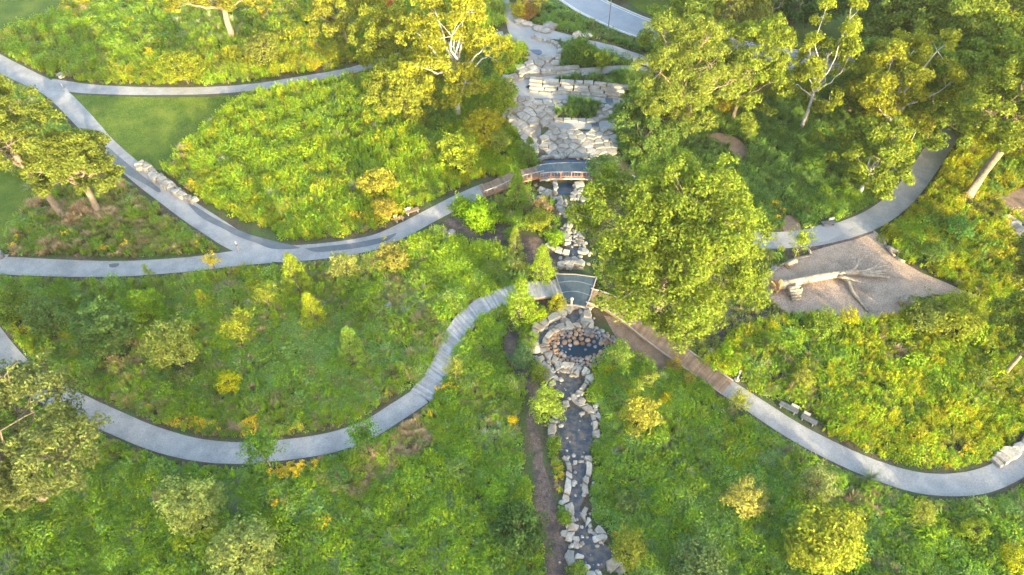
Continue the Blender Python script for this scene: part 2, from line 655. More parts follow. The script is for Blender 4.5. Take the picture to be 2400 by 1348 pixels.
def sheet(name, px, z, label, mat, cat, wig=True, avoid=True, smooth_edge=True):
    P = closed(px) if smooth_edge else gpts(px)
    V, F = drape(P, z)
    o = obj(name, mesh_py(name, V, F, M[mat], True))
    tag(o, label, cat, kind='structure')
    if avoid:
        AVOID_POLYS.append(P)
    return o, P


PATH_A = [(-60, 118), (0, 150), (60, 180), (125, 213), (190, 275), (250, 342), (330, 412), (420, 478), (500, 532), (560, 568),
          (640, 593), (720, 592), (800, 583), (880, 567), (950, 537), (1020, 500), (1090, 464), (1142, 442)]
path('path', PATH_A, [1.9, 1.75, 1.5, 1.35, 1.4, 1.6, 1.5, 1.35, 1.3], 0.030, 'grey path sweeping from the top corner down round the meadow to the first bridge')
PATH_B = [(110, 196), (200, 208), (300, 213), (400, 214), (500, 212), (600, 204), (700, 188), (800, 171), (870, 152), (940, 130), (1010, 113),
          (1090, 98), (1180, 80)]
path('path', PATH_B, [1.5, 1.15, 1.1, 1.05, 1.1], 0.034, 'narrow pale path along the top of the triangular lawn')
PATH_C = [(-120, 612), (0, 622), (150, 629), (300, 630), (450, 619), (560, 605), (640, 597)]
path('path', PATH_C, [1.55, 1.5, 1.35, 1.3, 1.5], 0.038, 'straight grey path coming in from the left edge beside the litter bin')
PATH_D = [(-150, 640), (-60, 740), (10, 830), (80, 900), (170, 945), (260, 986), (350, 1024), (450, 1052), (560, 1062), (680, 1053), (780, 1036),
          (860, 1008), (930, 966), (988, 927)]
path('path', PATH_D, [1.3, 1.3, 1.25, 1.2, 1.18, 1.18], 0.030, 'lower grey path curving up to the grey boardwalk')
PATH_E = [(1703, 908), (1780, 958), (1860, 1010), (1950, 1058), (2050, 1101), (2150, 1131), (2250, 1136), (2330, 1118), (2400, 1075),
          (2450, 1010), (2500, 900)]
path('path', PATH_E, [1.15, 1.15, 1.15, 1.18, 1.3], 0.030, 'grey path running from the brown boardwalk past two benches to the right edge')
PATH_F = [(2330, 150), (2260, 265), (2200, 345), (2160, 405), (2115, 462), (2060, 505), (2000, 533), (1930, 552), (1850, 562), (1770, 562),
          (1690, 540), (1600, 490), (1500, 430), (1400, 402)]
path('path', PATH_F, [1.6, 1.6, 1.6, 1.55, 1.6, 1.4, 1.1], 0.030, 'pale path climbing from the log play area into the trees')
sheet('path_apron', [(1898, 532), (1925, 527), (1990, 522), (2000, 533), (1940, 566), (1918, 568)], 0.042, 'pale concrete apron with a bench beside the play area',
      'plaza', 'path', smooth_edge=False)

sheet('path_junction', [(548, 555), (590, 561), (640, 574), (700, 588), (715, 600), (640, 611), (575, 615), (545, 614), (572, 598), (570, 583)], 0.042, 'flared junction where the left path meets the middle path', 'path', 'path')
# wet marks on the first path
pa = [o for o in bpy.data.objects if o.name == 'path'][0]


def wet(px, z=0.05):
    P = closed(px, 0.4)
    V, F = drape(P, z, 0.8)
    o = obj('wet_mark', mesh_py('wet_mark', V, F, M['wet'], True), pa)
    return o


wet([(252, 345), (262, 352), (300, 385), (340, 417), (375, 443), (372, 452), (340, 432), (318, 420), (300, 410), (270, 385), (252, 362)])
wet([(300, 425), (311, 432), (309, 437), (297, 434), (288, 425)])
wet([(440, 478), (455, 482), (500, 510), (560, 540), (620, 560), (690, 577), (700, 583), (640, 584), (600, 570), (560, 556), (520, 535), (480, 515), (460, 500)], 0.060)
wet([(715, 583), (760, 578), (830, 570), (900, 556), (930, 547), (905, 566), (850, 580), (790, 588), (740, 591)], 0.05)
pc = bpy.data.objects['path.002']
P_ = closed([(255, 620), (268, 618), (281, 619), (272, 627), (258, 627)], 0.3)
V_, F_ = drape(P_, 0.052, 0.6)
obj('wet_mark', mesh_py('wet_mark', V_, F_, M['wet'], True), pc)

# lawns
LAWN1 = [(160, 221), (200, 223), (300, 227), (400, 229), (500, 227), (575, 221), (560, 232), (520, 265), (470, 305), (430, 345), (398, 385), (375, 400),
         (330, 385), (290, 350), (255, 315), (225, 287), (190, 250)]
lawn_o, LP1 = sheet('lawn', LAWN1, 0.022, 'triangle of mown grass between two pale paths', 'lawn', 'lawn', smooth_edge=False)
sheet('lawn', [(-220, -70), (190, -70), (175, 0), (140, 25), (100, 48), (50, 70), (0, 88), (-150, 130)], 0.022, 'mown lawn in the upper left corner above the meadow', 'lawn', 'lawn')
sheet('lawn', [(-150, 380), (0, 385), (70, 440), (80, 470), (50, 505), (20, 545), (10, 585), (-150, 560)], 0.022, 'strip of grass under the two oaks at the left edge', 'lawn', 'lawn')
sheet('lawn', [(1400, -60), (1480, 10), (1530, 38), (1640, 70), (1760, 95), (1900, 118), (2050, 138), (2250, 165), (2500, 190), (2700, 60), (2500, -60)], 0.022,
      'shaded lawn on the far side of the road under trees', 'lawn', 'lawn')

# road with kerbs and edge lines
ROAD = [(1210, -90), (1290, -45), (1370, 5), (1440, 40), (1510, 68), (1600, 92), (1700, 113), (1800, 132), (1900, 147), (2000, 158), (2150, 172), (2300, 188), (2500, 210), (2700, 235)]
RC = spline(gpts(ROAD), 1.0)
V, F = strip(RC, 3.6, 0.03, 4)
road = tag(obj('road', mesh_np('road', V, F, M['road'], True)), 'grey concrete road crossing the top right behind the trees', 'road', kind='structure')
AVOID_LINES.append((RC[::2], 4.1))
T = np.gradient(RC, axis=0)
T /= np.linalg.norm(T, axis=1)[:, None]
NR = np.stack([-T[:, 1], T[:, 0]], 1)
for sgn in (1, -1):
    mb = MB()
    K = RC + NR * sgn * 3.72
    for i in range(0, len(K) - 1):
        a = Vector((*K[i], float(H(*K[i])) + 0.05))
        b = Vector((*K[i + 1], float(H(*K[i + 1])) + 0.05))
        mb.bar(a, b, 0.22, 0.22)
    mb.build('kerb', M['kerb'], road)
    V, F = strip(RC + NR * sgn * 3.2, 0.06, 0.036, 1)
    obj('edge_line', mesh_np('edge_line', V, F, M['paint']), road)
for i in range(12, len(RC) - 2, 9):
    a, b = RC[i] + NR[i] * 3.5, RC[i] - NR[i] * 3.5
    C2 = np.array([a + (b - a) * t for t in np.linspace(0, 1, 6)])
    V, F = strip(C2, 0.03, 0.034, 1)
    obj('slab_joint', mesh_np('slab_joint', V, F, M['wet']), road)

# play area
PLAY = [(1780, 668), (1784, 655), (1800, 643), (1830, 622), (1862, 607), (1904, 598), (1895, 578), (1960, 567), (2010, 553), (2048, 540), (2064, 553), (2072, 575),
        (2085, 592), (2112, 612), (2160, 640), (2210, 660), (2260, 682), (2330, 705), (2300, 712), (2240, 698), (2190, 690), (2150, 700), (2125, 730), (2090, 748), (2040, 755),
        (1990, 748), (1940, 742), (1900, 745), (1850, 735), (1815, 715), (1790, 695)]
play, PLAYP = sheet('play_area_floor', PLAY, 0.026, 'wood chip play area floor round the fallen tree', 'chips', 'play area', smooth_edge=False)
sheet('mulch_edge', [(1890, 580), (1925, 575), (1990, 560), (2035, 545), (2048, 541), (2046, 547), (2000, 563), (1950, 575), (1900, 590)], 0.034,
      'dark mulch strip between path and play area', 'mulch', 'mulch', avoid=False, smooth_edge=False)

# mulch tracks and bare earth
path('mulch_track', [(1262, 935), (1246, 970), (1245, 1000), (1258, 1040), (1262, 1090), (1272, 1140), (1280, 1190), (1292, 1240), (1306, 1290), (1310, 1348), (1310, 1400)],
     [0.5, 0.45, 0.5, 0.8, 1.1, 1.3, 1.3], 0.024, 'dark mulch track running down beside the stream', 'mulch', wob=0.15, clear=-0.1)
path('mulch_track', [(1050, 512), (1080, 532), (1130, 548), (1185, 557), (1240, 572), (1275, 590)], [0.7, 0.7, 0.8, 1.2, 1.9], 0.024,
     'dark mulch track between the two lime green shrub beds', 'mulch', wob=0.15, clear=-0.1)
path('mulch_track', [(1215, 700), (1205, 770), (1196, 810), (1215, 860), (1245, 900), (1262, 940)], [0.9, 0.7, 0.7, 0.8, 0.6], 0.028,
     'mulch track between the boardwalk and the pond', 'mulch', wob=0.15, clear=-0.15)
sheet('mulch_bed', [(1255, 560), (1300, 585), (1310, 620), (1305, 660), (1275, 690), (1300, 725), (1270, 745), (1240, 720), (1250, 650), (1232, 600)], 0.020,
      'mulched ground beside the second bridge', 'mulch', 'mulch', avoid=False)
sheet('mulch_bed', [(1415, 740), (1480, 752), (1560, 820), (1600, 870), (1560, 880), (1500, 850), (1450, 800)], 0.020, 'bare brown mulch slope between the pond and the brown boardwalk', 'dirt', 'mulch', avoid=True)
sheet('mulch_bed', [(1500, 690), (1620, 700), (1780, 730), (1850, 760), (1800, 800), (1700, 850), (1640, 830), (1560, 780)], 0.020, 'bare mulch under the huge central oak', 'mulch', 'mulch', avoid=False)
sheet('bare_earth', [(1640, 322), (1690, 312), (1735, 330), (1755, 362), (1735, 378), (1700, 350)], 0.020, 'bare pinkish earth bend among the trees above the central oak', 'dirt', 'earth')
sheet('bare_earth', [(1838, 505), (1866, 508), (1876, 545), (1842, 546), (1832, 525)], 0.020, 'bare pinkish earth patch just above the bench by the play area', 'dirt', 'earth')
sheet('bare_earth', [(1480, 335), (1530, 325), (1535, 360), (1490, 375)], 0.020, 'small bare earth patch right of the stone terraces', 'dirt', 'earth')
sheet('bare_earth', [(2330, 470), (2400, 440), (2500, 430), (2500, 560), (2420, 540), (2390, 520)], 0.020, 'bare earth clearing at the right edge', 'dirt', 'earth')
sheet('bare_earth', [(745, -40), (770, -40), (778, 20), (790, 45), (765, 48), (752, 30)], 0.020, 'pale earth track at the top edge', 'dirt', 'earth')

# ------------------------------------------------------------------ plaza and zigzag ramp
PLAZA = [(1168, -40), (1200, -40), (1193, 10), (1200, 26), (1215, 42), (1260, 60), (1310, 76), (1380, 94), (1440, 108), (1500, 128), (1560, 152), (1560, 172), (1500, 150),
         (1450, 134), (1380, 113), (1335, 101), (1300, 92), (1276, 93), (1298, 105), (1308, 118), (1306, 132), (1290, 139), (1262, 137), (1240, 128), (1228, 108), (1200, 96), (1190, 70), (1180, 20)]
plaza, PLZ = sheet('plaza', PLAZA, 0.045, 'pale concrete plaza at the head of the stone terraces', 'plaza', 'plaza', smooth_edge=False)
RAMP1 = [(1530, 170), (1480, 162), (1440, 163), (1380, 168), (1320, 174), (1262, 183), (1226, 194), (1214, 206), (1230, 217), (1272, 222), (1332, 225), (1392, 230), (1445, 238), (1500, 246)]
path('ramp', RAMP1, [1.0, 1.0, 1.1, 1.15, 1.0, 1.0], 0.060, 'pale concrete ramp doubling back between the stone walls', 'plaza', wob=0, clear=0.05, cat='ramp')
RAMP2 = [(1278, 291), (1320, 291), (1370, 293), (1420, 295), (1470, 292), (1530, 280)]
path('ramp', RAMP2, [0.8, 1.15, 1.15, 1.15, 1.1], 0.060, 'short level concrete ramp above the stepped stone terrace', 'plaza', wob=0, clear=0.05, cat='ramp')
for (u, v, lab) in ((1395, 294, 'dark grating over the runnel on the lower ramp'), (1427, 234, 'dark grating over the runnel on the upper ramp')):
    p = U(u, v, 0.0)
    t = thing('grating', lab, 'grating', p, 0.03)
    mb = MB()
    mb.box((0, 0, 0.10), (1.15, 2.4, 0.06))
    mb.build('plate', M['deck_blue'], t)
    for s in (-1, 1):
        MB().box((0, s * 1.24, 0.10), (1.2, 0.07, 0.10)).build('lip', M['metal'], t)

# ------------------------------------------------------------------ stones
R = random.Random(11)


def slab_mesh(name, poly, h, mat, rng, inset=0.07, tilt=0.03):
    """rough slab: outline poly (local), height h, worn upper edge, uneven top"""
    n = len(poly)
    c = Vector((sum(p[0] for p in poly) / n, sum(p[1] for p in poly) / n))
    tx, ty = rng.uniform(-tilt, tilt), rng.uniform(-tilt, tilt)
    V, F = [], []
    for z, s in ((-0.25, 1.0), (h * 0.72, 1.0 - inset * 0.35), (h, 1.0 - inset * 1.6)):
        for p in poly:
            q = c + (Vector(p) - c) * (s + rng.uniform(-0.02, 0.02))
            zz = z if z < 0 else z + q.x * tx + q.y * ty + rng.uniform(-0.02, 0.02)
            V.append((q.x, q.y, zz))
    V.append((c.x, c.y, h + rng.uniform(0, 0.03)))
    for r in range(2):
        for k in range(n):
            F.append((r * n + k, r * n + (k + 1) % n, (r + 1) * n + (k + 1) % n, (r + 1) * n + k))
    for k in range(n):
        F.append((2 * n + k, 2 * n + (k + 1) % n, 3 * n))
    return mesh_py(name, V, F, mat)


def rough_poly(l, w, rng, n=None):
    n = n or rng.randint(6, 8)
    out = []
    a0 = rng.uniform(0, 6.28)
    for k in range(n):
        a = a0 + 2 * math.pi * (k + rng.uniform(-0.25, 0.25)) / n
        ca, sa = math.cos(a), math.sin(a)
        e = 3.0
        r = (abs(ca) ** e + abs(sa) ** e) ** (-1 / e) * rng.uniform(0.86, 1.04)
        out.append((ca * r * l / 2, sa * r * w / 2))
    return out


def box_poly(rng):
    out = []
    for (x, y) in ((-.5, -.5), (0, -.5), (.5, -.5), (.5, .5), (0, .5), (-.5, .5)):
        out.append((x * rng.uniform(.9, 1.0), y * rng.uniform(.84, 1.0)))
    return out


WALLS = [slab_mesh('slab', box_poly(R), 1.0, M['stone'], R, 0.035, 0.05) for _ in range(12)]
SLABS = [slab_mesh('slab', rough_poly(1.0, 1.0, R), 1.0, M['stone'], R, 0.07, 0.06) for _ in range(14)]


def ico(sub):
    import bmesh
    bm = bmesh.new()
    bmesh.ops.create_icosphere(bm, subdivisions=sub, radius=1)
    V = [v.co.copy() for v in bm.verts]
    F = [tuple(v.index for v in f.verts) for f in bm.faces]
    bm.free()
    return V, F


def boulder_mesh(name, mat, seed, sub=2, rough=0.22, flat=0.75, smooth_=False):
    V, F = ico(sub)
    off = Vector((seed * 7.3, seed * 3.1, 1.7))
    out = []
    for v in V:
        r = 1 + rough * 2 * mnoise.noise(v * 1.1 + off) + rough * 0.7 * mnoise.noise(v * 2.7 + off)
        q = v * r
        q.z *= flat
        if q.z < -0.45:
            q.z = -0.45
        out.append(q)
    return mesh_py(name, out, F, mat, smooth_)


BOULD = [boulder_mesh('boulder', M['stone'], s, 2, 0.22, 0.72) for s in range(8)]
COB = [boulder_mesh('cobble', M['cobble'], s + 20, 2, 0.13, 0.8, True) for s in range(6)]
PEB = [boulder_mesh('pebble', M['wet_pebble'], s + 40, 1, 0.15, 0.6, True) for s in range(4)]


def stone_at(parent, x, y, l, w, h, rz, z=None, name='stone', meshes=None, tilt=0.0):
    o = obj(name, R.choice(meshes or SLABS), parent)
    o.location = (x, y, float(H(x, y)) if z is None else z)
    o.rotation_euler = (R.uniform(-tilt, tilt), R.uniform(-tilt, tilt), rz)
    o.scale = (l, w, h)
    return o


def edge_row(parent, px, l=(0.9, 1.7), w=(0.6, 1.0), h=(0.28, 0.5), z0=0.0, jitter=0.12, gap=0.04, name='stone', second=True):
    """a row of fitted slabs following a line: neighbours share slanting joints, outer edges wander"""
    l, w = (l[0] * 0.7, l[1] * 0.8), (w[0] * 0.8, w[1] * 0.9)
    edge_line(parent, spline(gpts(px), 0.1), l, w, h, z0, jitter, gap, name)
    if second:
        C = spline(gpts(px), 0.1)
        T = np.gradient(C, axis=0)
        T /= np.linalg.norm(T, axis=1)[:, None] + 1e-9
        N = np.stack([-T[:, 1], T[:, 0]], 1)
        s = 1 if R.random() < 0.5 else -1
        second = R.random()
        k0 = R.randint(0, len(C) // 3)
        k1 = R.randint(len(C) * 2 // 3, len(C) - 1)
        if k1 - k0 > 8 and second < 0.55:
            edge_line(parent, (C + N * s * 0.72 * (w[0] + w[1]) / 2)[k0:k1], (l[0] * .6, l[1] * .8), (w[0] * .5, w[1] * .75), (h[0] * .6, h[1] * .7), z0, jitter, gap, name)


def edge_line(parent, C, l, w, h, z0, jitter, gap, name):
    d = np.concatenate([[0], np.cumsum(np.linalg.norm(np.diff(C, axis=0), axis=1))])
    T = np.gradient(C, axis=0)
    T /= np.linalg.norm(T, axis=1)[:, None] + 1e-9

    def at(s, off):
        s = min(max(s, 0), d[-1])
        k = min(int(np.searchsorted(d, s)), len(C) - 1)
        c = np.array([np.interp(s, d, C[:, 0]), np.interp(s, d, C[:, 1])])
        return c + np.array([-T[k][1], T[k][0]]) * off
    s = 0.0
    cut = (0.0, 0.0)
    while s < d[-1] - 0.3:
        ln = R.uniform(*l) * R.choice((0.6, 1.0, 1.0, 1.3))
        e = min(s + ln, d[-1])
        sk = R.uniform(-0.25, 0.25)
        nxt = (e + sk, e - sk) if e < d[-1] else (e, e)
        wd = R.uniform(*w) * R.choice((0.75, 1.0, 1.0, 1.3))
        sh = R.uniform(-1, 1) * jitter
        hl, hr_ = wd / 2 + sh, wd / 2 - sh
        m0, m1 = (cut[0] + nxt[0]) / 2, (cut[1] + nxt[1]) / 2
        pts = [at(cut[0] + gap, hl * R.uniform(.75, 1)), at(m0, hl * R.uniform(.95, 1.2)), at(nxt[0] - gap, hl * R.uniform(.75, 1)),
               at(nxt[1] - gap, -hr_ * R.uniform(.75, 1)), at(m1, -hr_ * R.uniform(.95, 1.2)), at(cut[1] + gap, -hr_ * R.uniform(.75, 1))]
        c = sum(pts) / 6
        poly = [tuple(q - c) for q in pts][::-1]
        o = obj(name, slab_mesh(name, poly, R.uniform(*h), M['stone'], R, 0.09, 0.07), parent)
        o.location = (c[0], c[1], float(H(*c)) + z0)
        s = e
        cut = nxt
    AVOID_LINES.append((C[::6], 0.45))


def voronoi(parent, px, cell, zf, hr, stretch=1.0, gap=0.024, mat='stone', name='stone', skip=None):
    """crazy paving: every cell a slab of its own"""
    P = gpts(px)
    rng = np.random.RandomState(len(px) + int(cell * 100))
    x0, y0 = P.min(0) - cell
    x1, y1 = P.max(0) + cell
    cx_, cy_ = cell * stretch, cell / stretch
    pts = []
    j = 0
    yv = y0
    while yv < y1:
        xv = x0 + (cx_ / 2 if j % 2 else 0)
        while xv < x1:
            pts.append((xv + rng.uniform(-.36, .36) * cx_, yv + rng.uniform(-.36, .36) * cy_))
            xv += cx_
        yv += cy_
        j += 1
    pts = np.array(pts)
    ins = inpoly(pts[:, 0], pts[:, 1], P)
    for i in np.where(ins)[0]:
        p = pts[i]
        if skip is not None and skip(p):
            continue
        poly = [np.array(q) for q in ((-cell * 2, -cell * 2), (cell * 2, -cell * 2), (cell * 2, cell * 2), (-cell * 2, cell * 2))]
        d = np.hypot(*(pts - p).T)
        for k in np.argsort(d)[1:16]:
            m = (pts[k] - p) / 2
            n = m / np.linalg.norm(m)
            lim = np.linalg.norm(m) - gap * rng.uniform(0.6, 1.6)
            new = []
            for a, b in zip(poly, poly[1:] + poly[:1]):
                da, db = a @ n - lim, b @ n - lim
                if da <= 0:
                    new.append(a)
                if da * db < 0:
                    new.append(a + (b - a) * da / (da - db))
            poly = new
        poly = [q for k, q in enumerate(poly) if np.linalg.norm(q - poly[k - 1]) > 0.08]
        if len(poly) < 3:
            continue
        o = obj(name, slab_mesh(name, [tuple(q) for q in poly], rng.uniform(*hr), M[mat], R, 0.06, 0.05), parent)
        o.location = (p[0], p[1], float(H(*p)) + zf(p))
    AVOID_POLYS.append(P)
    V, F = drape(P, 0.018)
    obj('stone_bedding', mesh_py('stone_bedding', V, F, M['scree'], True), parent)


terr = thing('stone_terrace', 'pale crazy paved stone terrace stepping down to the top pool', 'terrace', U(1340, 330))
terr_inv = Matrix.Translation(terr.location).inverted()


def zero(parent):
    """children of a placed thing are given in world coordinates"""
    for o in parent.children:
        o.matrix_parent_inverse = Matrix.Translation(parent.location).inverted()


def terr_z(p):
    v = float(proj(p[0], p[1], 0)[1])
    return 0.05 + 0.16 * math.floor((370 - v) / 17.0)


voronoi(terr, [(1284, 304), (1340, 306), (1392, 309), (1442, 308), (1446, 350), (1405, 374), (1380, 371), (1330, 367), (1285, 368), (1268, 350), (1270, 320)], 1.25,
        lambda p: terr_z(p) * 0.5, (0.2, 0.27), 1.25)
zero(terr)
terr2 = thing('stone_terrace', 'pale rock slope between the two ramps, left of the reed bed', 'terrace', U(1250, 260))
voronoi(terr2, [(1196, 222), (1216, 224), (1262, 230), (1338, 234), (1330, 258), (1300, 272), (1310, 284), (1282, 285), (1268, 300), (1268, 335), (1275, 360), (1246, 350), (1214, 312), (1196, 278), (1190, 245)],
        1.3, lambda p: 0.03 + 0.1 * R.random(), (0.2, 0.3), 1.25, skip=lambda p: abs(float(proj(p[0], p[1], 0)[0]) - 1262) < 8 and float(proj(p[0], p[1], 0)[1]) > 285)
zero(terr2)
terr3 = thing('stone_terrace', 'small rock runnel right of the reed bed', 'terrace', U(1420, 265))
voronoi(terr3, [(1404, 248), (1440, 250), (1445, 284), (1392, 284)], 1.1, lambda p: 0.05 + 0.2 * R.random(), (0.15, 0.35), 1.0)
zero(terr3)
terr4 = thing('stone_terrace', 'low rock shelf below the little spring basin', 'terrace', U(1275, 150))
voronoi(terr4, [(1236, 134), (1262, 141), (1302, 141), (1316, 150), (1296, 166), (1250, 174), (1222, 180), (1200, 184), (1205, 168), (1228, 152)], 1.7,
        lambda p: 0.05 + 0.3 * R.random(), (0.2, 0.45), 1.25)
zero(terr4)


def wall_courses(label, px, n, setback, base=0.0, l=(1.3, 3.0), h=0.27):
    """dry stacked stones, each course set back behind the one below"""
    t = thing('stone_wall', label, 'wall', U(*px[len(px) // 2]))
    C = spline(gpts(px), 0.3)
    Tn = np.gradient(C, axis=0)
    Tn /= np.linalg.norm(Tn, axis=1)[:, None]
    Nn = np.stack([-Tn[:, 1], Tn[:, 0]], 1)
    if Nn[len(Nn) // 2, 1] < 0:
        Nn = -Nn
    for c in range(n):
        D = C + Nn * setback * c
        d = np.concatenate([[0], np.cumsum(np.linalg.norm(np.diff(D, axis=0), axis=1))])
        s = R.uniform(-0.5, 0)
        while s < d[-1]:
            ln = R.uniform(*l)
            m = min(max(s + ln / 2, 0), d[-1])
            x, y = np.interp(m, d, D[:, 0]), np.interp(m, d, D[:, 1])
            k = min(int(np.searchsorted(d, m)), len(D) - 1)
            a = math.atan2(Tn[k, 1], Tn[k, 0])
            stone_at(t, x, y, ln * 0.99, setback * 1.5 + R.uniform(-.1, .2), h * R.uniform(0.9, 1.15), a + R.uniform(-.05, .05), float(H(x, y)) + base + c * h, meshes=WALLS, tilt=0.03)
            s += ln + 0.03
        AVOID_LINES.append((D[::4], 0.5))
    zero(t)
    return t


wall_courses('stacked stone wall of four courses under the long reed bed', [(1240, 213), (1275, 217), (1330, 220), (1390, 224), (1450, 231)], 4, 0.62, 0.0)
wall_courses('stacked stone wall on the upper side of the ramp bend', [(1200, 190), (1230, 184), (1275, 176), (1340, 169)], 2, 0.7, 0.0)
wall_courses('low kerb of stones along the lower edge of the reed bed', [(1300, 283), (1345, 284), (1395, 286)], 1, 0.6, 0.05, l=(0.9, 1.5))

# loose boulders by the plaza, each its own thing
for (u, v, s, sx, lab) in ((1217, 43, 0.95, 1.2, 'grey boulder nearest the white marker post at the plaza edge'),
                           (1238, 42, 0.9, 1.3, 'pale boulder on the grass side of the plaza edge, below the red shrub'),
                           (1220, 54, 1.1, 1.2, 'pointed pale boulder on the plaza paving'),
                           (1236, 60, 1.0, 1.6, 'flat slab lying beside the pointed boulder on the plaza'),
                           (1263, 71, 1.1, 1.4, 'sandy boulder standing on the open plaza'),
                           (1279, 75, 0.9, 1.5, 'flat sandy slab on the plaza, next to the sandy boulder'),
                           (1291, 66, 1.2, 1.5, 'large white boulder at the plaza edge with a smaller one behind'),
                           (1287, 58, 0.8, 1.1, 'small white boulder behind the large white one on the plaza edge'),
                           (1354, 83, 0.9, 1.4, 'block of pale stone on the plaza edge, left of a pair'),
                           (1373, 88, 0.9, 1.8, 'long pale stone on the plaza edge toward the lamp post'),
                           (1376, 81, 0.6, 1.0, 'upright pale stone behind the long stone at the plaza edge'),
                           (1190, 90, 1.0, 1.0, 'white boulder beside the bright sycamore crown on the plaza')):
    p = U(u, v)
    o = obj('boulder', R.choice(BOULD))
    o.location = (p.x, p.y, p.z + 0.25 * s)
    o.scale = (s * sx * 0.8, s * 0.8, s * 0.7)
    o.rotation_euler = (0, 0, R.uniform(-.4, .4))
    tag(o, lab, 'boulder', 'boulders round the plaza')
tp = thing('stone_kerb', 'row of pale stones along the plaza side of the planted bed', 'kerb', U(1280, 105))
edge_row(tp, [(1246, 88), (1262, 92), (1280, 98), (1298, 104), (1312, 116), (1312, 130), (1308, 144)], l=(1.0, 1.9), w=(0.8, 1.1), h=(0.4, 0.65))
zero(tp)
tp = thing('stone_kerb', 'line of sunlit rocks down the left edge of the ramp and rock slope', 'kerb', U(1195, 230))
edge_row(tp, [(1192, 182), (1187, 200), (1194, 216), (1206, 228), (1190, 250), (1192, 275), (1204, 300), (1220, 320), (1240, 345), (1262, 362)], l=(1.2, 2.2), w=(0.9, 1.5), h=(0.4, 0.8), jitter=0.3)
zero(tp)
tp = thing('stone_kerb', 'row of stacked white stones beside the wet path below the triangular lawn', 'kerb', U(395, 435))
edge_row(tp, [(326, 388), (342, 400), (362, 418), (385, 436), (410, 452), (440, 468), (464, 476)], l=(0.9, 1.6), w=(0.9, 1.2), h=(0.45, 0.75))
edge_row(tp, [(335, 386), (352, 402), (372, 418), (400, 438)], l=(0.9, 1.5), w=(0.8, 1.1), h=(0.6, 0.9))
zero(tp)
tp = thing('stone_kerb', 'low white stone retaining kerb on the inside of the right hand path bend', 'kerb', U(2370, 1062))
edge_row(tp, [(2328, 1088), (2345, 1078), (2368, 1066), (2390, 1050), (2412, 1030), (2430, 1005)], l=(1.0, 1.9), w=(0.9, 1.2), h=(0.4, 0.7))
zero(tp)

# ------------------------------------------------------------------ water
def water(name, px, label, mat, z=0.05):
    P = closed(px, 0.5)
    V, F = drape(P, z, 1.0)
    V[:, 2] = V[:, 2].mean()                       # water lies level
    hmax = float(np.max(H(V[:, 0], V[:, 1]))) + 0.012
    V[:, 2] = max(float(V[0, 2]), hmax)
    o = obj(name, mesh_py(name, V, F, M[mat], True))
    tag(o, label, 'water', kind='structure')
    AVOID_POLYS.append(P)
    return o


spring = water('spring_basin', [(1240, 116), (1252, 113), (1266, 118), (1271, 126), (1262, 130), (1248, 124)], 'small round spring basin in the plaza paving', 'water', 0.075)
top_pool = water('top_pool', [(1262, 392), (1274, 380), (1290, 372), (1330, 369), (1365, 372), (1386, 376), (1396, 390), (1380, 410), (1330, 418), (1280, 414)], 'deep blue pool at the foot of the stone terrace, behind the first bridge', 'water')
p1 = water('stream_pool', [(1300, 440), (1310, 432), (1330, 429), (1346, 434), (1352, 443), (1344, 455), (1310, 456)], 'small dark pool below the first bridge', 'water')
p2 = water('stream_pool', [(1322, 490), (1335, 481), (1352, 482), (1368, 490), (1364, 502), (1352, 512), (1338, 504), (1328, 498)], 'little blue pool among rocks below the first bridge', 'water')
p3 = water('stream_cascade', [(1342, 510), (1362, 512), (1362, 535), (1350, 556), (1345, 575), (1362, 590), (1366, 612), (1340, 618), (1336, 590), (1330, 566), (1336, 540)], 'rocky cascade running past the edge of the central oak', 'shallow')
p4 = water('stream_shallows', [(1330, 716), (1362, 716), (1372, 740), (1370, 762), (1340, 762), (1308, 770), (1282, 785), (1268, 808), (1270, 832), (1286, 850), (1300, 862), (1282, 866), (1260, 842), (1250, 812), (1258, 786), (1284, 762), (1318, 746)],
           'shallow water sliding over slabs in an arc round the pond', 'shallow', 0.09)
pond = water('pond', [(1290, 815), (1296, 798), (1318, 784), (1350, 778), (1385, 780), (1415, 792), (1434, 810), (1430, 826), (1410, 840), (1380, 850), (1345, 850), (1316, 842), (1298, 830)], 'round dark blue pond full of cobbles and rounded boulders', 'water', 0.11)
p5 = water('stream_pool', [(1284, 872), (1300, 864), (1330, 868), (1352, 876), (1366, 890), (1352, 918), (1340, 940), (1322, 944), (1306, 918), (1292, 894)], 'stream pool just below the cobbled pond', 'shallow')
p6 = water('stream_pool', [(1308, 972), (1335, 952), (1372, 960), (1388, 985), (1392, 1022), (1382, 1058), (1370, 1084), (1340, 1086), (1316, 1064), (1298, 1028), (1300, 992)], 'widest stream pool with stony bed halfway down', 'shallow')
p7 = water('stream_channel', [(1336, 1082), (1372, 1082), (1368, 1128), (1362, 1150), (1370, 1166), (1360, 1192), (1358, 1224), (1340, 1222), (1332, 1180), (1336, 1130)], 'narrow straight stream channel between pale stone rows', 'shallow')
p8 = water('stream_pool', [(1342, 1220), (1366, 1230), (1396, 1244), (1408, 1272), (1442, 1288), (1438, 1316), (1412, 1332), (1384, 1346), (1360, 1365), (1348, 1340), (1342, 1300), (1356, 1268)], 'last stream pool at the bottom edge', 'shallow')

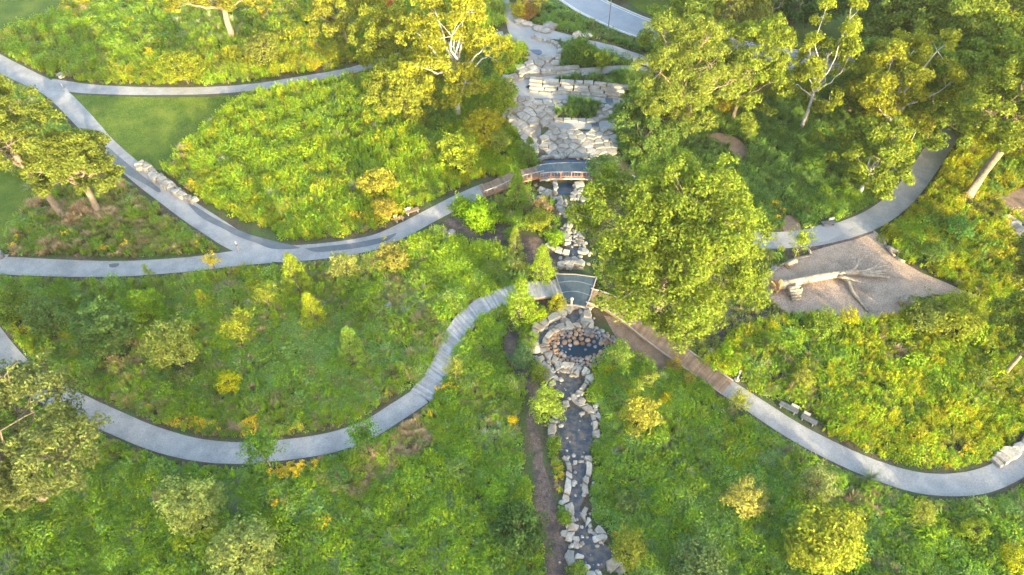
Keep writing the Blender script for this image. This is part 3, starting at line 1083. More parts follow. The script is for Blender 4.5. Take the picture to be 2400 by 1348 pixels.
# stones standing along the stream belong to the pool they edge
edge_row(top_pool, [(1262, 378), (1278, 371), (1300, 369), (1330, 367), (1365, 369), (1390, 374), (1402, 384)], l=(0.8, 1.5), w=(0.7, 1.0), h=(0.25, 0.4))
for px in ([(1262, 416), (1280, 420), (1298, 428), (1300, 440), (1300, 450)], [(1262, 445), (1285, 452), (1305, 460)], [(1356, 432), (1360, 446), (1352, 458), (1340, 462)]):
    edge_row(p1, px, l=(0.9, 1.6), w=(0.8, 1.2), h=(0.35, 0.6))
for px in ([(1312, 462), (1316, 478), (1308, 490), (1318, 500), (1330, 510)], [(1335, 466), (1352, 466), (1372, 475)], [(1372, 488), (1374, 500), (1366, 512)]):
    edge_row(p2, px, l=(0.8, 1.5), w=(0.7, 1.1), h=(0.3, 0.55))
for px in ([(1350, 520), (1338, 530), (1330, 545), (1326, 560), (1332, 575)], [(1366, 518), (1370, 540), (1360, 560), (1368, 580), (1372, 600)],
           [(1280, 573), (1295, 584), (1312, 592), (1335, 596)], [(1316, 622), (1330, 618), (1350, 620), (1362, 622)]):
    edge_row(p3, px, l=(0.8, 1.7), w=(0.6, 1.0), h=(0.3, 0.55))
voronoi(p3, [(1312, 618), (1340, 606), (1366, 610), (1368, 632), (1312, 632)], 1.0, lambda p: 0.02, (0.2, 0.5), 1.2)
for px in ([(1330, 712), (1324, 730), (1312, 742)], [(1312, 742), (1288, 752), (1264, 768), (1250, 784), (1244, 806)], [(1376, 722), (1378, 742), (1376, 760)], [(1376, 732), (1374, 752)]):
    edge_row(p4, px, l=(1.1, 1.9), w=(0.9, 1.4), h=(0.35, 0.6))
voronoi(p4, [(1330, 712), (1372, 712), (1364, 728), (1332, 728)], 0.9, lambda p: 0.15, (0.2, 0.55), 1.3, mat='brown_stone')
voronoi(p4, [(1290, 760), (1330, 744), (1368, 744), (1368, 758), (1320, 762), (1280, 782), (1264, 808), (1268, 836), (1252, 822), (1254, 790)], 0.9, lambda p: -0.12, (0.2, 0.26), 1.1, mat='brown_stone')
for px in ([(1392, 766), (1360, 764), (1330, 766), (1304, 776), (1284, 790), (1276, 808), (1280, 828), (1292, 842), (1306, 850)],
           [(1300, 852), (1322, 858), (1342, 868), (1362, 880)], [(1312, 862), (1338, 860), (1362, 868), (1376, 874)]):
    edge_row(pond, px, l=(0.8, 1.5), w=(0.7, 1.1), h=(0.3, 0.5))
for px in ([(1376, 872), (1380, 890), (1370, 908), (1356, 924), (1346, 936)], [(1254, 836), (1264, 852), (1278, 868), (1286, 886), (1296, 906)]):
    edge_row(p5, px, l=(0.7, 1.7), w=(0.6, 0.95), h=(0.2, 0.36), jitter=0.08)
for px in ([(1342, 926), (1352, 944), (1372, 958), (1388, 972), (1396, 1000), (1396, 1028)], [(1356, 938), (1372, 950)], [(1320, 958), (1302, 974), (1295, 1000), (1292, 1030), (1298, 1042)], [(1318, 950), (1335, 948)]):
    edge_row(p6, px, l=(0.7, 1.7), w=(0.6, 0.95), h=(0.2, 0.36), jitter=0.08)
edge_row(p6, [(1342, 1084), (1370, 1084)], l=(1.0, 1.2), w=(0.3, 0.4), h=(0.2, 0.25))
for px in ([(1318, 1072), (1330, 1084), (1334, 1104), (1332, 1130), (1328, 1160), (1330, 1186), (1338, 1208), (1346, 1226)], [(1378, 1070), (1380, 1096), (1376, 1120), (1370, 1142), (1374, 1160)], [(1374, 1190), (1362, 1214), (1380, 1230)]):
    edge_row(p7, px, l=(0.7, 1.7), w=(0.6, 0.95), h=(0.2, 0.36), jitter=0.08)
for px in ([(1346, 1228), (1338, 1250), (1332, 1272)], [(1352, 1258), (1350, 1282)], [(1338, 1290), (1334, 1312), (1345, 1330)], [(1396, 1238), (1412, 1252), (1418, 1272)], [(1396, 1256), (1402, 1272)],
           [(1420, 1330), (1446, 1330), (1462, 1346)], [(1352, 1344), (1380, 1352), (1410, 1344)], [(1362, 1300), (1356, 1318)]):
    edge_row(p8, px, l=(0.7, 1.7), w=(0.6, 0.95), h=(0.2, 0.36), jitter=0.08)

# loose rubble tucked along the banks
RUB = [boulder_mesh('rubble', M['stone'], s + 60, 1, 0.25, 0.7) for s in range(5)]
for pool in (p1, p2, p3, p4, p5, p6, p7, p8):
    st = [o for o in pool.children if o.name.startswith('stone') and 'bedding' not in o.name]
    for k in range(min(110, int(len(st) * 1.8))):
        a = R.choice(st).location
        x, y = a.x + R.gauss(0, 0.55), a.y + R.gauss(0, 0.55)
        r = R.choice((0.12, 0.16, 0.2, 0.27))
        obj('rubble', R.choice(RUB), pool, loc=(x, y, float(H(x, y)) + 0.08 + r * 0.3), rz=R.uniform(0, 6), scale=(r * R.uniform(.9, 1.5), r, r * .9))

# cobbles round the pond and boulders in it
PONDO = [(1272, 812), (1276, 790), (1300, 772), (1335, 766), (1385, 766), (1420, 778), (1446, 800), (1444, 818), (1428, 842), (1396, 860), (1350, 864), (1318, 852), (1290, 838)]
PONDI = [(1300, 816), (1308, 802), (1326, 792), (1352, 788), (1386, 790), (1406, 799), (1418, 811), (1416, 821), (1398, 832), (1376, 839), (1348, 839), (1324, 833), (1308, 826)]
PO, PI_ = gpts(PONDO), gpts(PONDI)
placed = []
for _ in range(14000):
    x = R.uniform(PO[:, 0].min(), PO[:, 0].max())
    y = R.uniform(PO[:, 1].min(), PO[:, 1].max())
    if not inpoly(np.array([x]), np.array([y]), PO)[0] or inpoly(np.array([x]), np.array([y]), PI_)[0]:
        continue
    r = R.choice((0.15, 0.18, 0.22, 0.26, 0.32))
    if any((x - a) ** 2 + (y - b) ** 2 < (0.82 * (r + c)) ** 2 for a, b, c in placed):
        continue
    placed.append((x, y, r))
    if len(placed) > 270:
        break
for x, y, r in placed:
    o = obj('cobble', R.choice(COB), pond)
    o.location = (x, y, float(H(x, y)) + 0.1 + r * 0.3)
    o.scale = (r * R.uniform(.9, 1.2), r * R.uniform(.9, 1.1), r)
    o.rotation_euler = (0, 0, R.uniform(0, 6))
for u, v, r in ((1323, 804, 7), (1350, 805, 7.5), (1335, 800, 5), (1345, 794, 5.5), (1362, 795, 6), (1365, 806, 5), (1377, 799, 6), (1336, 810, 5), (1308, 805, 4.5), (1316, 812, 3.5), (1380, 809, 5),
                (1395, 814, 4), (1408, 806, 6), (1307, 820, 5), (1300, 813, 6), (1392, 802, 4), (1372, 820, 3), (1335, 819, 2.5), (1326, 826, 2.5), (1318, 822, 2.2)):
    p = U(u, v, 0.1)
    rr = r * mpp(p)
    o = obj('pond_boulder', R.choice(COB), pond)
    o.location = (p.x, p.y, p.z + rr * 0.35)
    o.scale = (rr * R.uniform(1, 1.15), rr, rr * 0.95)
    o.rotation_euler = (0, 0, R.uniform(0, 6))
# pale pebbles in the stream
for pool, (u0, v0, u1, v1), n in ((p6, (1310, 975, 1385, 1075), 12), (p7, (1342, 1088, 1362, 1215), 6), (p8, (1358, 1245, 1425, 1325), 14), (p5, (1300, 875, 1350, 930), 6), (p4, (1300, 748, 1365, 765), 5)):
    for _ in range(n):
        p = U(R.uniform(u0, u1), R.uniform(v0, v1), 0.06)
        r = R.choice((0.06, 0.09, 0.12, 0.18))
        o = obj('pebble', R.choice(PEB), pool)
        o.location = p
        o.scale = (r, r * 0.8, r)
        o.rotation_euler = (0, 0, R.uniform(0, 6))

# ------------------------------------------------------------------ bridges and boardwalks
def planks(parent, A, B, n, thick, mat, name='plank', zj=0.012, gap=0.018, over=0.03):
    """planks laid across between edge curves A and B (world 3-D points)"""
    def res(L, n):
        L = np.array([list(p) for p in L])
        Q = spline(L, 0.05) if len(L) > 2 else np.array([L[0] + (L[1] - L[0]) * t for t in np.linspace(0, 1, 200)])
        d = np.concatenate([[0], np.cumsum(np.linalg.norm(np.diff(Q, axis=0), axis=1))])
        s = np.linspace(0, d[-1], n + 1)
        return np.stack([np.interp(s, d, Q[:, k]) for k in range(3)], 1), d[-1]
    a, la = res(A, n)
    b, lb = res(B, n)
    w = (la + lb) / 2 / n
    for i in range(n):
        f = gap / w / 2
        q = []
        for (p0, p1, o0) in ((a[i], a[i + 1], b[i]), (b[i], b[i + 1], a[i])):
            e = (p0 - o0) / np.linalg.norm(p0 - o0) * R.uniform(0, over)
            q.append(p0 + (p1 - p0) * f + e)
            q.append(p0 + (p1 - p0) * (1 - f) + e)
        dz = R.uniform(-zj, zj)
        q = [Vector(p) + Vector((0, 0, dz)) for p in q]
        o4 = [q[0], q[1], q[3], q[2]]
        c = sum(o4, Vector()) / 4
        V = [p - c - Vector((0, 0, thick)) for p in o4] + [p - c for p in o4]
        nrm = (V[5] - V[4]).cross(V[6] - V[4])
        Fs = BOXF if nrm.z > 0 else [tuple(reversed(f)) for f in BOXF]
        o = obj(name, mesh_py(name, V, Fs, M[mat]), parent)
        o.location = c
    AVOID_POLYS.append(np.array([p[:2] for p in a] + [p[:2] for p in b[::-1]]))
    return a, b


def lift(px, zs):
    z = np.interp(np.linspace(0, 1, len(px)), np.linspace(0, 1, len(zs)), zs)
    return [U(u, v, float(k)) for (u, v), k in zip(px, z)]


def offset_line(px, half, zs):
    C = spline(gpts(px), 0.5)
    T = np.gradient(C, axis=0)
    T /= np.linalg.norm(T, axis=1)[:, None]
    N = np.stack([-T[:, 1], T[:, 0]], 1)
    z = np.interp(np.linspace(0, 1, len(C)), np.linspace(0, 1, len(zs)), zs)
    out = []
    for s in (1, -1):
        D = C + N * half * s
        out.append([Vector((p[0], p[1], float(H(*p)) + zz)) for p, zz in zip(D, z)])
    return out


def side_beams(parent, L, drop=0.16, w=0.1, h=0.24, mat='rail', name='side_beam'):
    mb = MB()
    P = [Vector(p) - Vector((0, 0, drop)) for p in L]
    for p, q in zip(P[:-1], P[1:]):
        mb.bar(p, q, w, h)
    return mb.build(name, M[mat], parent)


def railing(parent, L, hgt=1.0, every=1.25, bal=0.32):
    """posts, top rail, bottom rail and balusters along points L"""
    Q = np.array([list(p) for p in L])
    d = np.concatenate([[0], np.cumsum(np.linalg.norm(np.diff(Q, axis=0), axis=1))])
    at = lambda s: Vector([np.interp(s, d, Q[:, k]) for k in range(3)])
    n = max(2, int(d[-1] / every) + 1)
    top = MB()
    low = MB()
    ss = np.linspace(0, d[-1], max(n * 3, 8))
    for a, b in zip(ss[:-1], ss[1:]):
        top.bar(at(a) + Vector((0, 0, hgt)), at(b) + Vector((0, 0, hgt)), 0.14, 0.07)
        low.bar(at(a) + Vector((0, 0, 0.18)), at(b) + Vector((0, 0, 0.18)), 0.06, 0.08)
    rail = top.build('railing', M['rail_top'], parent)
    low.build('bottom_rail', M['rail'], rail)
    for s in np.linspace(0, d[-1], n):
        p = at(s)
        MB().box((0, 0, hgt / 2 - 0.2), (0.12, 0.12, hgt + 0.4)).build('post', M['rail'], rail, loc=p)
    for s in np.arange(bal, d[-1], bal):
        p = at(s)
        MB().box((0, 0, hgt / 2 + 0.07), (0.035, 0.035, hgt - 0.22)).build('baluster', M['rail'], rail, loc=p)


Z1 = 1.1
b1 = thing('footbridge', 'dark blue decked footbridge with rust coloured rails below the stone terrace', 'bridge', U(1328, 410))
fr = lift([(1266, 420), (1290, 417), (1330, 416), (1370, 417), (1388, 418)], [Z1])
bk = lift([(1257, 388), (1290, 383), (1330, 381), (1370, 382), (1394, 384)], [Z1])
planks(b1, bk, fr, 36, 0.09, 'deck_blue', gap=0.012)
side_beams(b1, fr, 0.2, 0.12, 0.26, 'rail_top')
side_beams(b1, bk, 0.12, 0.12, 0.26, 'rail_top')
railing(b1, [p + Vector((0, -0.02, 0)) for p in fr], 1.0, 1.3, 0.4)
for u in (1302, 1317, 1333, 1348, 1363):
    p = U(u, 424, 0.0)
    MB().tube([(0, 0, -0.2), (0, 0, 0.86)], [0.36, 0.3], 8, wob=0.1, rng=R).build('pier', M['stone'], b1, loc=(p.x, p.y + 0.6, p.z))
zero(b1)
bw1 = thing('boardwalk', 'railed brown boardwalk rising from the path to the first bridge', 'boardwalk', U(1200, 425))
la, lb = offset_line([(1128, 449), (1160, 441), (1200, 428), (1235, 421), (1267, 415)], 1.25, [0.06, 0.5, 0.95, Z1 - 0.03])
planks(bw1, la, lb, 38, 0.07, 'plank_brown')
front = la if np.mean([p.y for p in la]) < np.mean([p.y for p in lb]) else lb
backl = lb if front is la else la
side_beams(bw1, front)
side_beams(bw1, backl)
railing(bw1, front, 0.95, 1.5, 0.5)
zero(bw1)

Z2 = 0.9
b2 = thing('overlook_deck', 'fan shaped dark blue overlook deck above the pond cascade', 'deck', U(1348, 680))
dkA = lift([(1301, 642), (1310, 668), (1318, 690), (1327, 712)], [Z2])
dkB = lift([(1398, 650), (1390, 674), (1384, 696), (1374, 717)], [Z2])


def lerp_edge(A, B, n):
    return [Vector(A) + (Vector(B) - Vector(A)) * t for t in np.linspace(0, 1, n)]


bkE = lift([(1301, 642), (1348, 643), (1398, 650)], [Z2])
ftE = lift([(1326, 712), (1350, 713), (1374, 718)], [Z2])
planks(b2, bkE, ftE, 26, 0.09, 'deck_blue', gap=0.010, zj=0.006)
side_beams(b2, bkE, 0.08, 0.12, 0.24, 'rail_top', 'kerb_board')
side_beams(b2, ftE, 0.2, 0.12, 0.26, 'rail_top', 'fascia')
side_beams(b2, dkA, 0.06, 0.10, 0.22, 'rail_top', 'kerb_board')
side_beams(b2, dkB, 0.06, 0.10, 0.22, 'rail_top', 'kerb_board')
for f in (0.30, 0.64):
    mb = MB()
    L = []
    for t in np.linspace(0, 1, 9):
        a = spline(np.array([list(p) for p in bkE]), 0.05)
        b = spline(np.array([list(p) for p in ftE]), 0.05)
        pa_, pb_ = a[int(t * (len(a) - 1))], b[int(t * (len(b) - 1))]
        L.append(Vector(pa_ + (pb_ - pa_) * (f - 0.06 * math.sin(math.pi * t))) + Vector((0, 0, 0.014)))
    for p, q in zip(L[:-1], L[1:]):
        mb.bar(p, q, 0.07, 0.02)
    mb.build('seam_strip', M['metal'], b2)
zero(b2)
bw2 = thing('boardwalk', 'grey plank boardwalk snaking from the lower path to the overlook deck', 'boardwalk', U(1100, 770))
la, lb = offset_line([(986, 929), (1012, 898), (1036, 862), (1052, 822), (1072, 784), (1104, 744), (1150, 714), (1200, 698), (1250, 690), (1312, 684)], 1.3, [0.06, 0.25, 0.45, 0.7, Z2 - 0.05])
planks(bw2, la, lb, 112, 0.07, 'plank')
side_beams(bw2, la, 0.2, 0.1, 0.2, 'plank_brown')
side_beams(bw2, lb, 0.2, 0.1, 0.2, 'plank_brown')
zero(bw2)
bw3 = thing('boardwalk', 'straight brown plank boardwalk running out from under the central oak', 'boardwalk', U(1600, 830))
la, lb = offset_line([(1378, 704), (1420, 716), (1468, 744), (1520, 784), (1580, 826), (1640, 866), (1704, 909)], 1.15, [Z2 - 0.05, 0.6, 0.4, 0.2, 0.06])
planks(bw3, la, lb, 110, 0.07, 'plank_brown')
for L in (la, lb):
    mb = MB()
    P = [Vector(p) + Vector((0, 0, 0.07)) for p in L]
    for p, q in zip(P[:-1], P[1:]):
        mb.bar(p, q, 0.12, 0.12)
    mb.build('kerb_rail', M['rail_top'], bw3)
    side_beams(bw3, L, 0.2, 0.1, 0.2, 'plank_brown')
zero(bw3)

# ------------------------------------------------------------------ foliage
FOL = (1.06, 1.10, 0.68)


def fol(c):
    return tuple(min(0.6, k * f) for k, f in zip(c, FOL))

def leaves_mesh(name, pos, nrm, size, tone, rng, mat, aspect=0.6, droop=0.0):
    """one kite-shaped leaf for every position, facing along its normal"""
    n = len(pos)
    nrm = nrm / (np.linalg.norm(nrm, axis=1)[:, None] + 1e-9)
    t = rng.normal(size=(n, 3))
    t -= (t * nrm).sum(1)[:, None] * nrm
    t[:, 2] -= droop
    t /= np.linalg.norm(t, axis=1)[:, None] + 1e-9
    b = np.cross(nrm, t)
    s = size[:, None]
    V = np.empty((n, 4, 3))
    V[:, 0] = pos - t * s * 0.5
    V[:, 1] = pos + b * s * aspect * 0.5 + nrm * s * 0.08
    V[:, 2] = pos + t * s * 0.5
    V[:, 3] = pos - b * s * aspect * 0.5 + nrm * s * 0.08
    F = np.arange(n * 4).reshape(n, 4)
    return mesh_np(name, V.reshape(-1, 3), F, mat, False, attrs={'tone': np.repeat(tone, 4)})


def cluster_leaves(C, rad, per, size, rng, up=0.5, out=0.8, rnd=0.6, flat=0.75, centre=None, tone_var=0.18, out2=0.3):
    """leaves in puffs round cluster centres C"""
    n = len(C)
    d = rng.normal(size=(n * per, 3))
    d /= np.linalg.norm(d, axis=1)[:, None]
    r = rng.uniform(0.35, 1.0, n * per) ** 0.6
    idx = np.repeat(np.arange(n), per)
    rr = np.broadcast_to(rad, (n,))[idx]
    off = d * (r * rr)[:, None]
    off[:, 2] *= flat
    pos = C[idx] + off
    nrm = d * out + rng.normal(size=d.shape) * rnd
    nrm[:, 2] += up
    if centre is not None:
        e = C[idx] - centre
        nrm += out2 * e / (np.linalg.norm(e, axis=1)[:, None] + 1e-6)
    tone = (1 + rng.uniform(-tone_var, tone_var, n))[idx]
    sz = size * rng.uniform(0.5, 1.3, n * per)
    return pos, nrm, sz, tone


def curve(a, b, sag, rng, n=6, wob=0.06):
    a, b = Vector(a), Vector(b)
    L = (b - a).length
    out = []
    off = Vector((0, 0, 0))
    for i in range(n + 1):
        t = i / n
        p = a.lerp(b, t) + Vector((0, 0, sag * math.sin(math.pi * t)))
        if 0 < i < n:
            off = Vector((rng.uniform(-1, 1), rng.uniform(-1, 1), rng.uniform(-.5, .5))) * L * wob
            p += off
        out.append(p)
    return out


def tree(name, label, base, top_h, crown_h, rx, rz, color, bark='bark', trunk_r=0.4, lobes=9, leaf=0.34, clusters=420, per=34, seed=1, group=None, lean=(0, 0),
         lower=-0.45, spread=0.58, lobe_r=0.5, ry=None, bare=0, cat='tree', puff=0.8, twigs=True, limb_r=0.3, tone_var=0.2, up=0.45, cull=0.72, trunk_top=0.25):
    """base: point on the land; crown centre crown_h above it, shifted by lean; crown half-sizes rx, ry, rz"""
    rng = np.random.RandomState(seed)
    prng = random.Random(seed)
    ry = ry or rx
    t = thing(name, label, cat, base, 0, group)
    cc = Vector((lean[0], lean[1], crown_h))
    # trunk
    fork = Vector((lean[0] * 0.55, lean[1] * 0.55, max(crown_h - rz * trunk_top, crown_h * 0.45)))
    tr = MB()
    pts = [Vector((0, 0, -0.3)), Vector((0, 0, 0.25)), Vector((lean[0] * 0.08, lean[1] * 0.08, 1.2))] + [Vector((0, 0, 1.2)).lerp(fork, k) + Vector((prng.uniform(-.12, .12), prng.uniform(-.12, .12), 0)) * trunk_r * 2 for k in (0.35, 0.7, 1.0)]
    tr.tube(pts, [trunk_r * 1.7, trunk_r * 1.3, trunk_r, trunk_r * 0.92, trunk_r * 0.85, trunk_r * 0.7], 9, wob=0.08, rng=prng)
    # lobes
    LC, LR = [], []
    for k in range(lobes):
        g = (k + 0.5) / lobes
        z = 1 - (1 - lower) * g
        a = k * 2.39996 + prng.uniform(-.5, .5)
        h = math.sqrt(max(0, 1 - z * z))
        f = spread * prng.uniform(0.8, 1.15)
        LC.append(cc + Vector((math.cos(a) * h * rx * f, math.sin(a) * h * ry * f, z * rz * f)))
        LR.append(lobe_r * prng.uniform(0.75, 1.15))
    LC.append(cc.copy())
    LR.append(lobe_r * 1.1)
    br = MB()
    for k, c in enumerate(LC):
        st = Vector((0, 0, 1.2)).lerp(fork, prng.uniform(0.6, 1.0))
        r0 = trunk_r * limb_r * prng.uniform(0.8, 1.3) * 1.6
        br.tube(curve(st, c, -0.06 * (c - st).length, prng), [r0, r0 * .9, r0 * .75, r0 * .62, r0 * .5, r0 * .4, r0 * .28], 6, caps=False)
    # clusters on the lobes
    CL = []
    lobe_of = []
    wts = np.array([r * r for r in LR])
    wts /= wts.sum()
    while len(CL) < max(14, clusters // 9):
        k = rng.choice(len(LC), p=wts)
        d = rng.normal(size=3)
        d /= np.linalg.norm(d)
        if d[2] < -0.55:
            continue
        nz = 1 + 0.35 * mnoise.noise(Vector(d * 2.2) + Vector((k * 3.7, seed, 0)))
        rr = LR[k] * rng.uniform(0.72, 1.05) * nz
        p = np.array(LC[k]) + d * rr * np.array([rx, ry, rz])
        deep = False
        for j, c in enumerate(LC):
            if j != k:
                q = (p - np.array(c)) / np.array([rx, ry, rz])
                if np.linalg.norm(q) < LR[j] * cull:
                    deep = True
                    break
        if deep and rng.rand() < 0.85:
            lobe_of_skip = True
            continue
        if mnoise.noise(Vector(p) * (2.2 / max(rx, 1)) + Vector((seed * 5.1, 0, 0))) < -0.28:
            continue
        CL.append(p)
        lobe_of.append(k)
    for k, c in enumerate(LC):
        # the top of every bough is leafy
        for _ in range(2):
            d = np.array([rng.uniform(-.4, .4), rng.uniform(-.7, .1), 1.0])
            CL.append(np.array(c) + d / np.linalg.norm(d) * LR[k] * 0.8 * np.array([rx, ry, rz]))
            lobe_of.append(k)
    SUB = np.array(CL)
    CL, lob2 = [], []
    rs = np.clip(rx * 0.15, 0.75, 1.7)
    for i, c in enumerate(SUB):
        k = rng.uniform(0.7, 1.25)
        e = c - np.array(cc)
        e /= np.linalg.norm(e) + 1e-6
        for _ in range(9):
            d = rng.normal(size=3)
            d /= np.linalg.norm(d)
            d = d + 0.45 * e + np.array([0, 0, 0.25])
            d /= np.linalg.norm(d)
            CL.append(c + d * rs * k * rng.uniform(0.55, 1.0) * np.array([1, 1, 0.7]))
            lob2.append(lobe_of[i])
    lobe_of = lob2
    sub_tone = np.repeat(1 + rng.uniform(-0.14, 0.14, len(SUB)), 9)
    CL = np.array(CL)
    if twigs:
        for i in range(0, len(CL), 21):
            a = LC[lobe_of[i]]
            r0 = trunk_r * 0.11
            br.tube(curve(a, Vector(CL[i]), 0, prng, 2, 0.08), [r0, r0 * .7, r0 * .3], 4, caps=False)
    for i in range(bare):
        # dead limbs reaching out past the leaves
        k = prng.randrange(len(LC))
        d = Vector((prng.uniform(-1, 1), prng.uniform(-1, 0.3), prng.uniform(0.45, 1))).normalized()
        e = LC[k] + Vector((d.x * rx, d.y * ry, d.z * rz)) * LR[k] * prng.uniform(1.25, 1.75)
        C_ = curve(LC[k], e, 0, prng, 5, 0.1)
        r0 = trunk_r * 0.26
        br.tube(C_, [r0, r0 * .85, r0 * .7, r0 * .5, r0 * .35, r0 * .15], 5, caps=False)
        for q in C_[2:5]:
            for _ in range(3):
                f = q + Vector((prng.uniform(-1, 1), prng.uniform(-1, 1), prng.uniform(-.1, 1))) * rx * 0.16
                br.tube(curve(q, f, 0, prng, 2, 0.12), [r0 * .35, r0 * .22, r0 * .08], 4, caps=False)
    tr.build('trunk', M[bark], t, True)
    br.build('branches', M[bark], t, True)
    pos, nrm, sz, tone = cluster_leaves(CL, puff * 0.78 * rng.uniform(0.7, 1.25, len(CL)), per, leaf, rng, up=up, centre=np.array(cc), tone_var=tone_var)
    tone = tone * np.repeat(sub_tone, per)
    me = leaves_mesh('crown', pos, nrm, sz, tone, rng, M['leaf'])
    obj('crown', me, t, color=fol(color))
    return t


def px_tree(u, v, cv, r_px, rz, **kw):
    kw['clusters'] = int(kw['clusters'] * 1.75)
    """tree rooted at pixel (u, v) whose crown centre is seen on row cv and whose crown is r_px pixels wide each way"""
    b = U(u, v)
    h = height_for(b, cv)
    c = Vector((b.x, b.y, b.z + h))
    return dict(base=b, top_h=h, crown_h=h, rx=r_px * mpp(c), rz=rz, **kw)


YG = (0.205, 0.225, 0.022)
LG = (0.115, 0.185, 0.028)
MG = (0.075, 0.125, 0.028)
DG = (0.042, 0.082, 0.028)
BGc = (0.075, 0.125, 0.068)
SV = (0.20, 0.215, 0.105)
YL = (0.36, 0.30, 0.022)
ORc = (0.38, 0.23, 0.04)
OAK = (0.125, 0.150, 0.030)
GRP = 'large trees of the park'

tree('oak_tree', 'huge spreading oak whose crown hides the middle of the stream', **px_tree(1535, 742, 580, 214, 8.3, color=(0.130, 0.168, 0.030), bark='bark', trunk_r=0.75, lobes=16, clusters=1250, per=36, leaf=0.31, seed=3, lean=(0.3, 0.5), puff=0.85, lower=-0.55, cull=0.8))
tree('oak_tree', 'oak with a leaning tan trunk beside the left path, nearer the lawn', **px_tree(232, 497, 390, 90, 4.3, lower=-0.6, color=(0.130, 0.152, 0.036), bark='bark_tan', trunk_r=0.42, lobes=10, clusters=520, per=30, leaf=0.31, seed=5, puff=0.75, lean=(0.2, 0), bare=3, group=GRP))
tree('oak_tree', 'oak with a dark trunk nearer the left edge, above the dry grass', **px_tree(150, 508, 315, 130, 6.2, lower=-0.7, color=(0.122, 0.145, 0.036), bark='bark', trunk_r=0.48, lobes=10, clusters=560, per=30, leaf=0.31, seed=6, puff=0.75, lean=(-2.4, 0.0), bare=3, group=GRP))
tree('oak_tree', 'grey green oak with bare dead limbs in the lower left corner', **px_tree(112, 1170, 1058, 228, 5.4, color=(0.155, 0.172, 0.075), bark='bark_tan', trunk_r=0.5, lobes=12, clusters=800, per=30, leaf=0.27, seed=8, puff=0.6, lean=(0.0, 0.0), bare=14, spread=0.62, lobe_r=0.46, lower=-1.0, group=GRP))
tree('sycamore_tree', 'brilliant yellow green sycamore with white limbs left of the plaza', **px_tree(1074, 272, 110, 124, 9.0, color=(0.215, 0.215, 0.03), bark='bark_white', trunk_r=0.42, lobes=12, clusters=620, per=26, leaf=0.36, seed=10, puff=0.8, spread=0.7, lobe_r=0.36, lower=-0.8, limb_r=0.36, group=GRP))
tree('oak_tree', 'bushy tree with a pale trunk left of the bright sycamore, just below the narrow path', **px_tree(932, 190, 108, 95, 7.0, lower=-0.7, color=(0.19, 0.205, 0.034), bark='bark_tan', trunk_r=0.36, lobes=10, clusters=460, per=28, leaf=0.36, seed=12, group=GRP))
tree('oak_tree', 'rounded olive tree in front of the bushy one, standing in the central meadow', **px_tree(952, 280, 212, 92, 5.5, lower=-0.8, color=(0.18, 0.195, 0.036), bark='bark_tan', trunk_r=0.3, lobes=9, clusters=420, per=28, leaf=0.34, seed=13, group=GRP))
tree('oak_tree', 'tree with a sunlit flared trunk at the top edge of the meadow', **px_tree(546, 92, -20, 105, 7.0, color=(0.17, 0.165, 0.03), bark='bark_tan', trunk_r=0.55, lobes=10, clusters=420, per=26, leaf=0.38, seed=14, spread=0.7, lobe_r=0.38, group=GRP))
tree('oak_tree', 'olive tree at the top edge between the flared trunk and the orange sapling', **px_tree(815, 105, 25, 85, 6.5, lower=-0.6, color=(0.19, 0.195, 0.036), bark='bark_tan', trunk_r=0.3, lobes=9, clusters=340, per=26, leaf=0.38, seed=15, group=GRP))
tree('dying_sapling', 'thin sapling with orange dying leaves beside the bright sycamore', **px_tree(926, 88, 48, 26, 4.2, color=(0.42, 0.17, 0.07), bark='bark_tan', trunk_r=0.14, lobes=6, clusters=90, per=22, leaf=0.34, seed=16, lobe_r=0.4))
tree('honey_locust', 'feathery light green tree overhanging the right side of the stone terraces', **px_tree(1575, 330, 175, 135, 7.8, lower=-0.9, color=(0.150, 0.175, 0.042), bark='bark_tan', trunk_r=0.4, lobes=13, clusters=700, per=30, leaf=0.29, seed=18, spread=0.68, lobe_r=0.4, puff=0.75, bare=4, group=GRP))
tree('honey_locust', 'light green tree with pale forked trunk standing against the road', **px_tree(1686, 100, 25, 125, 7.5, lower=-0.6, color=(0.17, 0.175, 0.05), bark='bark_tan', trunk_r=0.42, lobes=10, clusters=430, per=26, leaf=0.36, seed=19, spread=0.72, lobe_r=0.36, bare=5, group=GRP))
tree('honey_locust', 'dense light green tree in front of the road, left of the slender sycamore', **px_tree(1715, 285, 180, 112, 7.5, lower=-0.9, color=(0.15, 0.185, 0.032), bark='bark', trunk_r=0.36, lobes=11, clusters=560, per=28, leaf=0.34, seed=20, group=GRP))
tree('honey_locust', 'darker tree hanging over the right end of the ramps', **px_tree(1500, 365, 300, 82, 5.5, lower=-0.95, color=(0.088, 0.135, 0.042), bark='bark', trunk_r=0.28, lobes=9, clusters=420, per=28, leaf=0.34, seed=21, group=GRP))
tree('sycamore_tree', 'tall slender sycamore with a thin white trunk in front of the road', **px_tree(1876, 306, 150, 68, 10.0, color=(0.17, 0.195, 0.026), bark='bark_white', trunk_r=0.26, lobes=12, clusters=330, per=22, leaf=0.36, seed=22, spread=0.75, lobe_r=0.33, lower=-0.9, group=GRP))
tree('sycamore_tree', 'broad sycamore with several white limbs above the climbing path', **px_tree(2050, 350, 215, 122, 8.0, lower=-0.85, color=(0.215, 0.215, 0.028), bark='bark_white', trunk_r=0.4, lobes=12, clusters=520, per=25, leaf=0.36, seed=23, spread=0.72, lobe_r=0.35, limb_r=0.36, group=GRP))
